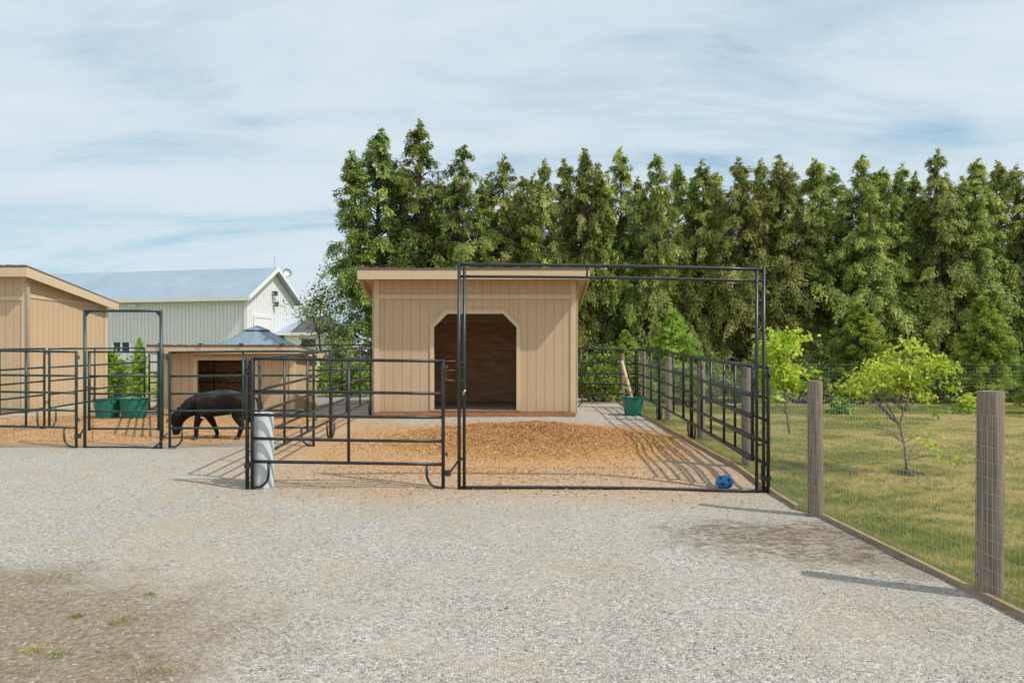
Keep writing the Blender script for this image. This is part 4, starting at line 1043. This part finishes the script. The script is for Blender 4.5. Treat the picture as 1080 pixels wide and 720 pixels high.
# ------------------------------------------------------------------ foliage
def unit(a): return a / np.maximum(np.linalg.norm(a, axis=-1, keepdims=True), 1e-9)
def leaves_from(C, A, Bs, ln, wd):
    """rhombus leaves: C base (n,3), A axis unit, Bs side unit"""
    ln = ln[:, None]; wd = wd[:, None]
    P = np.stack([C, C + A * ln * .45 + Bs * wd, C + A * ln, C + A * ln * .45 - Bs * wd], 1)
    return P.reshape(-1, 3), np.arange(len(C) * 4).reshape(-1, 4)
def conifer(seed, H, Rb, nb, spr, lf, leaf=(.09, .028), droop=.6, top_thin=.7, z0=.03, clump=.16, up=.35, shape=.75, sprlen=.42, inner=.30):
    r = np.random.default_rng(seed)
    wood = MB(); ph1, ph2 = r.random(2) * 6
    tx = lambda z: .05 * H / 9 * np.sin(z * .9 + ph1); ty = lambda z: .05 * H / 9 * np.sin(z * .7 + ph2)
    tr0 = .018 * H
    wood.tube([(float(tx(z)), float(ty(z)), z) for z in np.linspace(0, H * .985, 10)], [float(tr0 * (1 - .93 * i / 9)) for i in range(10)], 7, True)
    Cs = []; Ds = []; T = []; Ls = []
    u = r.random(nb); zz = H * (z0 + (1 - z0) * (np.sort(u) ** .92))
    for i in range(nb):
        z = zz[i]; f = z / H
        az = i * 2.4 + r.normal(0, .5); L = Rb * ((1 - f) ** shape) * (.32 + .95 * r.random() ** 1.1) + .03 * H / 9 + .02
        L *= 1 + .12 * math.sin(z * 2.3 + ph1)
        d = np.array([math.cos(az), math.sin(az), 0]); st = np.array([tx(z), ty(z), z])
        upk = up * (1 + .5 * f)
        def bp(t): return st + d * L * t + np.array([0, 0, L * (upk * t - (upk + droop * (1 - .75 * f)) * .55 * t * t)])
        if L > .3: wood.tube([tuple(bp(t)) for t in (0, .4, .75, 1)], [.012 + .012 * L, .010 + .008 * L, .008, .004], 4, False)
        if f > .55 and r.random() < .5 * (f - .3) / .7: continue
        k = max(2, int(spr * (.35 + .65 * (1 - f) ** .5) * (.8 + .4 * r.random())))
        bt = r.normal(.5, .2)
        for j in range(k):
            t = inner + (1 - inner) * ((j + r.random()) / k) ** .8
            if r.random() < (.25 * f if t < .6 else 0): continue
            p = bp(t); side = r.normal(0, .5)
            dd = d * (.6 + .3 * r.random()) + np.array([-d[1], d[0], 0]) * side + np.array([0, 0, -droop * (.7 + 1.3 * r.random()) * (1 - .45 * f) + up * .3])
            Cs.append(p); Ds.append(dd); T.append(np.clip(bt + r.normal(0, .15), 0, 1)); Ls.append(sprlen * (.6 + .7 * r.random()) * (.26 + .74 * (1 - f)) * H / 9 if H > 5 else sprlen * (.6 + .7 * r.random()) * (.5 + .5 * (1 - f)))
    # leader
    for j in range(14):
        z = H * (.90 + .115 * j / 13); Cs.append(np.array([tx(z), ty(z), z])); a = r.random() * 6.28; Ds.append(np.array([math.cos(a) * .5, math.sin(a) * .5, .5])); T.append(.6); Ls.append(sprlen * (.36 - .02 * j))
    Cs = np.array(Cs); Ds = unit(np.array(Ds)); T = np.array(T); Ls = np.array(Ls); ns = len(Cs)
    # leaflets: each spray a hanging irregular fan
    t = r.random((ns, lf)) ** .85
    perp = unit(np.cross(Ds, r.normal(size=(ns, 3)))); perp2 = np.cross(Ds, perp)
    spread = clump * (.35 + .9 * np.sin(np.pi * np.clip(t, .05, .95))) * (.35 + .65 * np.clip(Ls / (sprlen * H / 9 if H > 5 else sprlen), 0, 1))[:, None]
    o1 = r.normal(size=(ns, lf)) * spread; o2 = r.normal(size=(ns, lf)) * spread * .45
    C = Cs[:, None] + Ds[:, None] * (t * Ls[:, None])[..., None] + perp[:, None] * o1[..., None] + perp2[:, None] * o2[..., None]
    C[..., 2] -= droop * .35 * (t ** 2) * Ls[:, None]
    A = unit(Ds[:, None] * .8 + perp[:, None] * (np.sign(o1) * .7)[..., None] + r.normal(size=(ns, lf, 3)) * .4 + np.array([0, 0, -.55 * droop]))
    rad = Cs.copy(); rad[:, 2] = 0; rad = unit(rad) * np.array([1., 1., 0]) + np.array([0, 0, .75])
    B = unit(np.cross(A, rad[:, None] + r.normal(size=(ns, lf, 3)) * .38))
    n = ns * lf
    ln = leaf[0] * (.6 + .8 * r.random(n)); wd = leaf[1] * (.6 + .8 * r.random(n))
    Pv, F = leaves_from(C.reshape(-1, 3), A.reshape(-1, 3), B.reshape(-1, 3), ln, wd)
    tint = np.clip(np.repeat(T, lf) * .7 + .3 * t.ravel() + r.normal(0, .1, n) - .05, 0, 1)
    return wood, Pv, F, tint
def make_tree(name, data, mats, loc, label, cat, group=None, sc=(1, 1, 1), rz=0):
    wood, Pv, F, tint = data
    root = empty(name, (0, 0, 0), label, cat, group)
    wood.build('trunk', mats[0], root, smooth=True); np_mesh('crown', Pv, F, mats[1], root, tint=tint)
    root.location = loc; root.scale = sc; root.rotation_euler = (0, 0, rz)
    return root
def dup(root, loc, label, sc=(1, 1, 1), rz=0, crown_mat=None):
    r_ = root.copy(); COL.objects.link(r_); r_.location = loc; r_.scale = sc; r_.rotation_euler = (0, 0, rz); r_['label'] = label
    for ch in root.children:
        c = ch.copy(); COL.objects.link(c); c.parent = r_
        if crown_mat is not None and ch.name.startswith('crown'):
            c.material_slots[0].link = 'OBJECT'; c.material_slots[0].material = crown_mat
    return r_
# the row of tall cedars
tops = [(400, 135), (444, 127), (489, 152), (530, 163), (573, 168), (617, 155), (654, 156), (692, 161), (742, 168), (780, 166), (822, 163), (858, 167), (909, 163), (950, 172), (989, 158), (1030, 166), (1074, 173), (1122, 168), (1168, 160)]
ordn = ['first', 'second', 'third', 'fourth', 'fifth', 'sixth', 'seventh', 'eighth', 'ninth', 'tenth', 'eleventh', 'twelfth', 'thirteenth', 'fourteenth', 'fifteenth', 'sixteenth', 'seventeenth', 'eighteenth', 'nineteenth']
protos = []
NV = 5
def tall(k):
    a = conifer(100 + k, 9.0, 2.05, 260, 9, 34, leaf=(.115, .017), droop=1.15, up=.75, clump=.085, shape=.72, sprlen=.58)
    rr = np.random.default_rng(500 + k)
    for q in range([2, 1, 2, 3, 2][k]):
        az_ = rr.random() * 6.28 if q else (0 if k % 2 else math.pi); off = np.array([math.cos(az_) * (.55 + .35 * rr.random()), math.sin(az_) * .5, 0]); Hh = 9.0 * (.80 + .14 * rr.random())
        b = conifer(600 + 10 * k + q, Hh, 1.0, 75, 8, 28, leaf=(.115, .017), droop=1.15, up=.8, clump=.085, shape=.8, sprlen=.5, z0=.42)
        a[0].tube([(float(off[0]) * .1, float(off[1]) * .1, Hh * .35), (float(off[0]), float(off[1]), Hh * .5), (float(off[0]), float(off[1]), Hh * .98)], [.05, .045, .012], 5)
        a = (a[0], np.concatenate([a[1], b[1] + off]), np.concatenate([a[2], b[2] + len(a[1])]), np.concatenate([a[3], b[3]]))
    return a
for k in range(NV): protos.append((tall(k), None))
first = {}
for i, (px, py) in enumerate(tops):
    Y = 25 + [0, .3, -.4, .5, -.2][i % 5]; x = (px - 540) / 720 * Y; zt = 1.6 + (378 - py) / 720 * Y; z0 = g(x, Y) - .05
    H = zt - z0; k = i % NV; s = H / 9.0 * .975; w = (1.25 if i < 2 else 1.0) * random.uniform(.88, 1.15)
    lab = f'tall cedar, {ordn[i]} from the left end of the tree row behind the pens'
    if i < 2: lab = ['tall green cedar at the left end of the row with low sweeping branches', 'tallest green cedar, second from the left end of the row'][i]
    if k not in first:
        root = make_tree('cedar_tree', protos[k][0], (BARK, CEDAR_G if i < 3 else CEDAR), (x, Y, z0), lab, 'tree', 'tall cedars in a row behind the pens', (w, w, s), i * 1.7)
        first[k] = root
    else: dup(first[k], (x, Y, z0), lab, (w, w, s), i * 1.7, CEDAR if k < 3 else None)
# second denser rank low behind the row (shorter cedars seen between the trunks)
for j, i in enumerate(range(18)):
    x = (lerp(tops[j][0], tops[j + 1][0], .5) - 540) / 720 * 26.2; Y = 26.2 + (j % 3) * .3; z0 = g(x, Y) - .05; s = random.uniform(.86, .97) ; w = random.uniform(.9, 1.1)
    dup(first[(j * 2 + 1) % NV], (x, Y, z0), 'shorter dark cedar standing behind the tall front row', (w, w, s), j * 2.1, CEDAR)
    # share label: nothing tells these apart
for o in list(COL.objects):
    if o.get('label') == 'shorter dark cedar standing behind the tall front row': o['group'] = 'shorter cedars behind the tall row'

# younger conifers
thj = conifer(300, 3.0, .80, 210, 9, 28, leaf=(.055, .015), droop=.05, up=.9, clump=.055, shape=.75, sprlen=.20, z0=.02, inner=.3)
def young(px, top, base, Y, label, w=1.0, first_=None, name='young_conifer'):
    x = (px - 540) / 720 * Y; z0 = g(x, Y) - .03; H = 1.6 + (378 - top) / 720 * Y - z0; s = H / 3.0
    if first_ is None: return make_tree(name, thj, (BARK, THUJA), (x, Y, z0), label, 'tree', 'young conifers', (w * s, w * s, s), px * .1)
    return dup(first_, (x, Y, z0), label, (w * s, w * s, s), px * .1)
yc = young(710, 330, 0, 20.5, 'bright green young conifer behind the right panel run', 1.15)
young(906, 322, 0, 21.0, 'young green conifer behind the lime green sapling', 1.25, yc)
young(1037, 316, 0, 20.6, 'young green conifer behind the nearest wooden fence post', 1.1, yc)
young(1092, 360, 0, 17.5, 'dark young conifer cut by the right edge of the view', .8, yc)
young(660, 350, 0, 21.0, 'small young conifer rising above the far right corner panel', 1.2, yc)
young(147, 358, 0, 20.3, 'young conifer behind the right green tub', .62, yc)
young(122, 376, 0, 20.6, 'short young conifer behind the left green tub', .9, yc)
young(172, 376, 0, 19.8, 'short young conifer beside the pony shelter', .8, yc)

# broadleaf shrubs and saplings
def broadleaf(seed, stems, nl, leaf=(.09, .035), clus=.16, ncl=None):
    """stems: list of polylines (points) with radius; leaves cluster around points near the ends"""
    r = np.random.default_rng(seed); C = []; T = []
    for (p, rad, wgt) in stems:
        n = int(nl * wgt); c = np.array(p)[None] + r.normal(size=(n, 3)) * rad
        C.append(c); T.append(np.full(n, r.normal(.5, .22)))
    C = np.concatenate(C); T = np.concatenate(T); n = len(C)
    A = unit(r.normal(size=(n, 3)) + np.array([0, 0, -.5])); B = unit(np.cross(A, r.normal(size=(n, 3)) + np.array([0, 0, 1.2])))
    Pv, F = leaves_from(C, A, B, leaf[0] * (.6 + .8 * r.random(n)), leaf[1] * (.6 + .8 * r.random(n)))
    return Pv, F, np.clip(T + r.normal(0, .15, n), 0, 1)
def shrub(seed, name, x, Y, w, h, label, mat, d=None, nl=34, leaf=(.09, .032), group=None, nc=70):
    r = np.random.default_rng(seed); z0 = g(x, Y) - .02; d = d or w * .7
    wood = MB(); cl = []
    for k in range(nc):
        a = r.random() * 6.28; q = r.random() ** .5; f = r.random() ** .8
        bulge = math.sin(math.pi * min(1, .25 + .75 * f)) ** .6
        px = math.cos(a) * q * w / 2 * bulge; py = math.sin(a) * q * d / 2 * bulge; pz = h * (.08 + .9 * f) * (1 - .25 * q * q) * (.85 + .25 * r.random())
        cl.append(((px, py, pz), np.array([.10, .10, .07]) * (h / 1.2) ** .5, 1.0))
        if k % 3 == 0: wood.tube([(px * .12, py * .12, 0), (px * .5, py * .5, pz * .5), (px, py, pz)], [.014, .009, .003], 4, False)
    root = empty(name, (0, 0, 0), label, 'shrub', group)
    wood.build('stem', BARK, root, smooth=True)
    Pv, F, t = broadleaf(seed, cl, nl, leaf); np_mesh('foliage', Pv, F, mat, root, tint=t)
    root.location = (x, Y, z0); return root
shrub(1, 'shrub', P(634, 0, 18.9)[0], 18.9, 1.25, 1.15, 'bright leafy shrub behind the back panel beside the middle shed', SHRUB)
shrub(2, 'shrub', P(668, 0, 19.6)[0], 19.6, 1.2, 1.35, 'green shrub behind the green bucket', SHRUB)
for i, (px, Y, w, h, lb) in enumerate([(742, 21.2, 2.6, 1.6, 'dark shrub behind the right panel run, left of the lime sapling'), (800, 21.5, 2.6, 1.5, 'dark shrub behind the tall gate frame post'), (858, 21.3, 2.4, 1.5, 'dark shrub beyond the second wooden fence post'),
        (930, 21.6, 2.6, 1.4, 'dark shrub behind the lime green sapling by the far fence'), (990, 21.8, 2.4, 1.5, 'dark shrub left of the nearest wooden fence post'), (1068, 21.8, 2.2, 1.5, 'dark shrub right of the nearest wooden fence post'), (1130, 21.5, 2.4, 1.6, 'dark shrub beyond the right edge of the lawn'),
        (700, 22.0, 2.2, 1.6, 'dark shrub under the cedars by the far corner'), (640, 22.4, 2.2, 1.6, 'dark shrub behind the bright shrub at the shed')]):
    shrub(20 + i, 'shrub', P(px, 0, Y)[0], Y, w, h, lb, DSHRUB, nl=60, nc=80)
shrub(40, 'shrub', P(885, 0, 17.6)[0], 17.6, .8, .42, 'low green shrub at the back of the lawn left of the sapling', SHRUB, nl=26, nc=36)
shrub(41, 'shrub', P(372, 0, 21.5)[0], 21.5, 2.3, 1.3, 'green shrub behind the far panel left of the middle shed', SHRUB, nl=50)
shrub(42, 'shrub', P(118, 0, 21.5)[0], 21.5, 1.4, 1.5, 'yellow green shrub beside the back corner of the left shed', SHRUB, nl=40)
shrub(44, 'shrub', P(362, 0, 24)[0], 23.5, 1.5, 2.0, 'tall shrub under the leftmost cedar', CEDAR_G, nl=60, leaf=(.1, .03))
shrub(45, 'shrub', P(1066, 0, 16)[0], 17.5, .7, .55, 'pale leafy shrub behind the nearest wooden fence post', LIME, nl=16, nc=26)

def sapling(name, loc, trunk, clusters, label, mat, nl=26, leaf=(.085, .032), bark=LBARK, cat='tree', rad=.10, r0=.018):
    root = empty(name, (0, 0, 0), label, cat)
    wood = MB(); wood.tube(trunk, [lerp(r0, r0 * .35, i / (len(trunk) - 1)) for i in range(len(trunk))], 7)
    tr = [Vector(p) for p in trunk]; cl = []
    for (x, y, z, k) in clusters:
        best = min(tr[1:], key=lambda p: (p - Vector((x, y, z - .45 * abs(x) - .1))).length)
        mid = best.lerp(Vector((x, y, z)), .5) + Vector((0, 0, .04))
        wood.tube([best, mid, (x, y, z)], [.008, .006, .002], 4, False)
        cl.append(((x, y, z), np.array([rad, rad, rad * .55]), k))
    wood.build('trunk', bark, root, smooth=True)
    Pv, F, t = broadleaf(int(abs(loc[0]) * 100), cl, nl, leaf); np_mesh('crown', Pv, F, mat, root, tint=t)
    root.location = loc; return root
# lime green sapling on the lawn: crown drawn from clusters given in metres about its base
Ys = 9.3; xs_ = (957 - 540) / 720 * Ys; z0 = g(xs_, Ys); S = 720 / Ys
def cl_px(lst, bx, by, depth=.35):
    o = []
    for (px, py, k) in lst: o.append(((px - bx) / S, random.uniform(-depth, depth), (by - py) / S, k))
    return o
rs = np.random.default_rng(5); crown = []
for (cx_, cy_, rx, ry, n) in ((930, 398, 32, 16, 20), (958, 375, 16, 16, 10), (985, 388, 12, 12, 7), (905, 410, 18, 10, 9), (965, 405, 28, 14, 14), (945, 388, 25, 12, 10)):
    for _ in range(n): crown.append((cx_ + rs.normal() * rx * .5, cy_ + rs.normal() * ry * .5, 1))
crown += [(972, 455, .5), (978, 463, .8), (985, 470, .8), (992, 478, .6), (999, 482, .5), (975, 432, .6), (925, 445, .5), (918, 448, .4)]
by = 378 + (1.6 - z0) * S
tr_ = [(0, 0, -.02), (-.02, 0, .18), (-.05, .0, .42), (-.10, .02, .66), (-.04, .02, .85), (.02, .0, 1.1), (.0, 0, 1.45)]
sapling('sapling', (xs_, Ys, z0), tr_, cl_px(crown, 957, by), 'lime green sapling with thin crooked trunk on the lawn', LIME, nl=34, rad=.08, leaf=(.065, .022))
# dark mulch ring under it
mr = MB(); mr.lathe([(.001, .022), (.17, .020), (.21, .010), (.23, -.01)], (xs_, Ys, z0), 24)
tag(mr.build('mulch_ring', simple('mulch', (.035, .028, .022), .95, var=.5, nscale=30, bumps=.8)), 'dark mulch circle at the foot of the lime green sapling', 'mulch')
Ys2 = 13.4; S = 720 / Ys2; x2 = (833 - 540) / S; z2 = g(x2, Ys2); crown = []
for (cx_, cy_, rx, ry, n) in ((815, 372, 12, 24, 20), (832, 356, 10, 10, 8), (825, 395, 18, 14, 16), (812, 412, 10, 14, 9), (838, 405, 10, 8, 6)):
    for _ in range(n): crown.append((cx_ + rs.normal() * rx * .5, cy_ + rs.normal() * ry * .5, 1))
by = 378 + (1.6 - z2) * S
sapling('sapling', (x2, Ys2, z2), [(0, 0, -.02), (-.06, 0, .4), (-.12, 0, .8), (-.2, 0, 1.2), (-.25, 0, 1.7)], cl_px(crown, 833, by), 'yellow green sapling behind the right post of the tall gate frame', LIME, nl=26, leaf=(.11, .038), rad=.10, r0=.022)
# thin airy tree left of the cedars, in front of the house
Ys3 = 24.; S = 720 / Ys3; x3 = (338 - 540) / S; z3 = g(x3, Ys3); crown = []
for (cx_, cy_, rx, ry, n) in ((338, 312, 18, 22, 26), (330, 335, 22, 20, 26), (345, 350, 20, 18, 22)):
    for _ in range(n): crown.append((cx_ + rs.normal() * rx * .5, cy_ + rs.normal() * ry * .5, 1))
sapling('airy_tree', (x3, Ys3, z3), [(0, 0, 0), (.02, 0, 1), (-.05, 0, 2), (.02, 0, 3.2)], cl_px(crown, 338, 378 + (1.6 - z3) * S, .6), 'thin airy broadleaf tree left of the cedar row before the house', CEDAR_G, nl=24, leaf=(.10, .030), rad=.2, bark=BARK, r0=.05)

# ------------------------------------------------------------------ world, sun, camera
w = bpy.data.worlds.new('World'); scene.world = w; w.use_nodes = True; nt = w.node_tree; nt.nodes.clear()
D = Vector((.74, -.33, 1.0)).normalized(); el = math.asin(D.z); az = math.atan2(D.x, D.y)
sky = nt.nodes.new('ShaderNodeTexSky'); sky.sky_type = 'NISHITA'; sky.sun_disc = False; sky.sun_elevation = el; sky.sun_rotation = az; sky.air_density = 1.0; sky.dust_density = 1.6; sky.ozone_density = 1.2
bg = nt.nodes.new('ShaderNodeBackground'); out = nt.nodes.new('ShaderNodeOutputWorld'); nt.links.new(bg.outputs[0], out.inputs[0])
tc = nt.nodes.new('ShaderNodeTexCoord'); sep = nt.nodes.new('ShaderNodeSeparateXYZ'); nt.links.new(tc.outputs['Generated'], sep.inputs[0])
zz_ = mathn(nt, 'ADD', mathn(nt, 'MAXIMUM', sep.outputs[2], 0), .22)
cmb = nt.nodes.new('ShaderNodeCombineXYZ'); nt.links.new(mathn(nt, 'DIVIDE', sep.outputs[0], zz_), cmb.inputs[0]); nt.links.new(mathn(nt, 'DIVIDE', sep.outputs[1], zz_), cmb.inputs[1])
mp = nt.nodes.new('ShaderNodeMapping'); mp.inputs['Rotation'].default_value = (0, 0, R(14)); mp.inputs['Scale'].default_value = (.55, 1.25, 1); mp.inputs['Location'].default_value = (.6, .35, 0); nt.links.new(cmb.outputs[0], mp.inputs[0])
n1 = noise(nt, mp.outputs[0], 1.5, 9, .56, .5); n2 = noise(nt, mp.outputs[0], 5.5, 8, .6, .9)
cl = mathn(nt, 'ADD', mathn(nt, 'MULTIPLY', n1, .82), mathn(nt, 'MULTIPLY', n2, .18))
mask = ramp(nt, cl, [(.36, (.12, .12, .12)), (.42, (.55, .55, .55)), (.48, (.78, .78, .78)), (.60, (1, 1, 1))])
hz_ = nt.nodes.new('ShaderNodeMapRange'); nt.links.new(sep.outputs[2], hz_.inputs[0]); hz_.inputs[1].default_value = .0; hz_.inputs[2].default_value = .25; hz_.inputs[3].default_value = .25; hz_.inputs[4].default_value = 0
mask = mathn(nt, 'MAXIMUM', mask, hz_.outputs[0])
clear = mixc(nt, .45, mixc(nt, 1.0, sky.outputs[0], (.88, 1.08, 1.0), 'MULTIPLY'), (2.3, 3.7, 4.9))
skyc = mixc(nt, mask, clear, (4.85, 5.45, 5.9))
nt.links.new(skyc, bg.inputs[0]); bg.inputs[1].default_value = .148
sd = bpy.data.lights.new('sun', 'SUN'); sd.energy = 3.3; sd.angle = R(.9); sd.color = (1, .955, .88)
so = bpy.data.objects.new('sun', sd); COL.objects.link(so); so.rotation_euler = D.to_track_quat('Z', 'Y').to_euler(); so.location = (10, -10, 20)
cam = bpy.data.cameras.new('camera'); co = bpy.data.objects.new('camera', cam); COL.objects.link(co)
co.location = (0, 0, 1.6); co.rotation_euler = (R(90), 0, 0); cam.sensor_width = 36; cam.lens = 24.0
cam.shift_y = -18 / 1080 * -1; cam.clip_end = 3000; cam.clip_start = .05
scene.camera = co
scene.view_settings.view_transform = 'Standard'; scene.view_settings.look = 'None'; scene.view_settings.exposure = 0
scene.render.engine = 'CYCLES'
scene.cycles.max_bounces = 6; scene.cycles.transparent_max_bounces = 4
scene.cycles.use_denoising = True
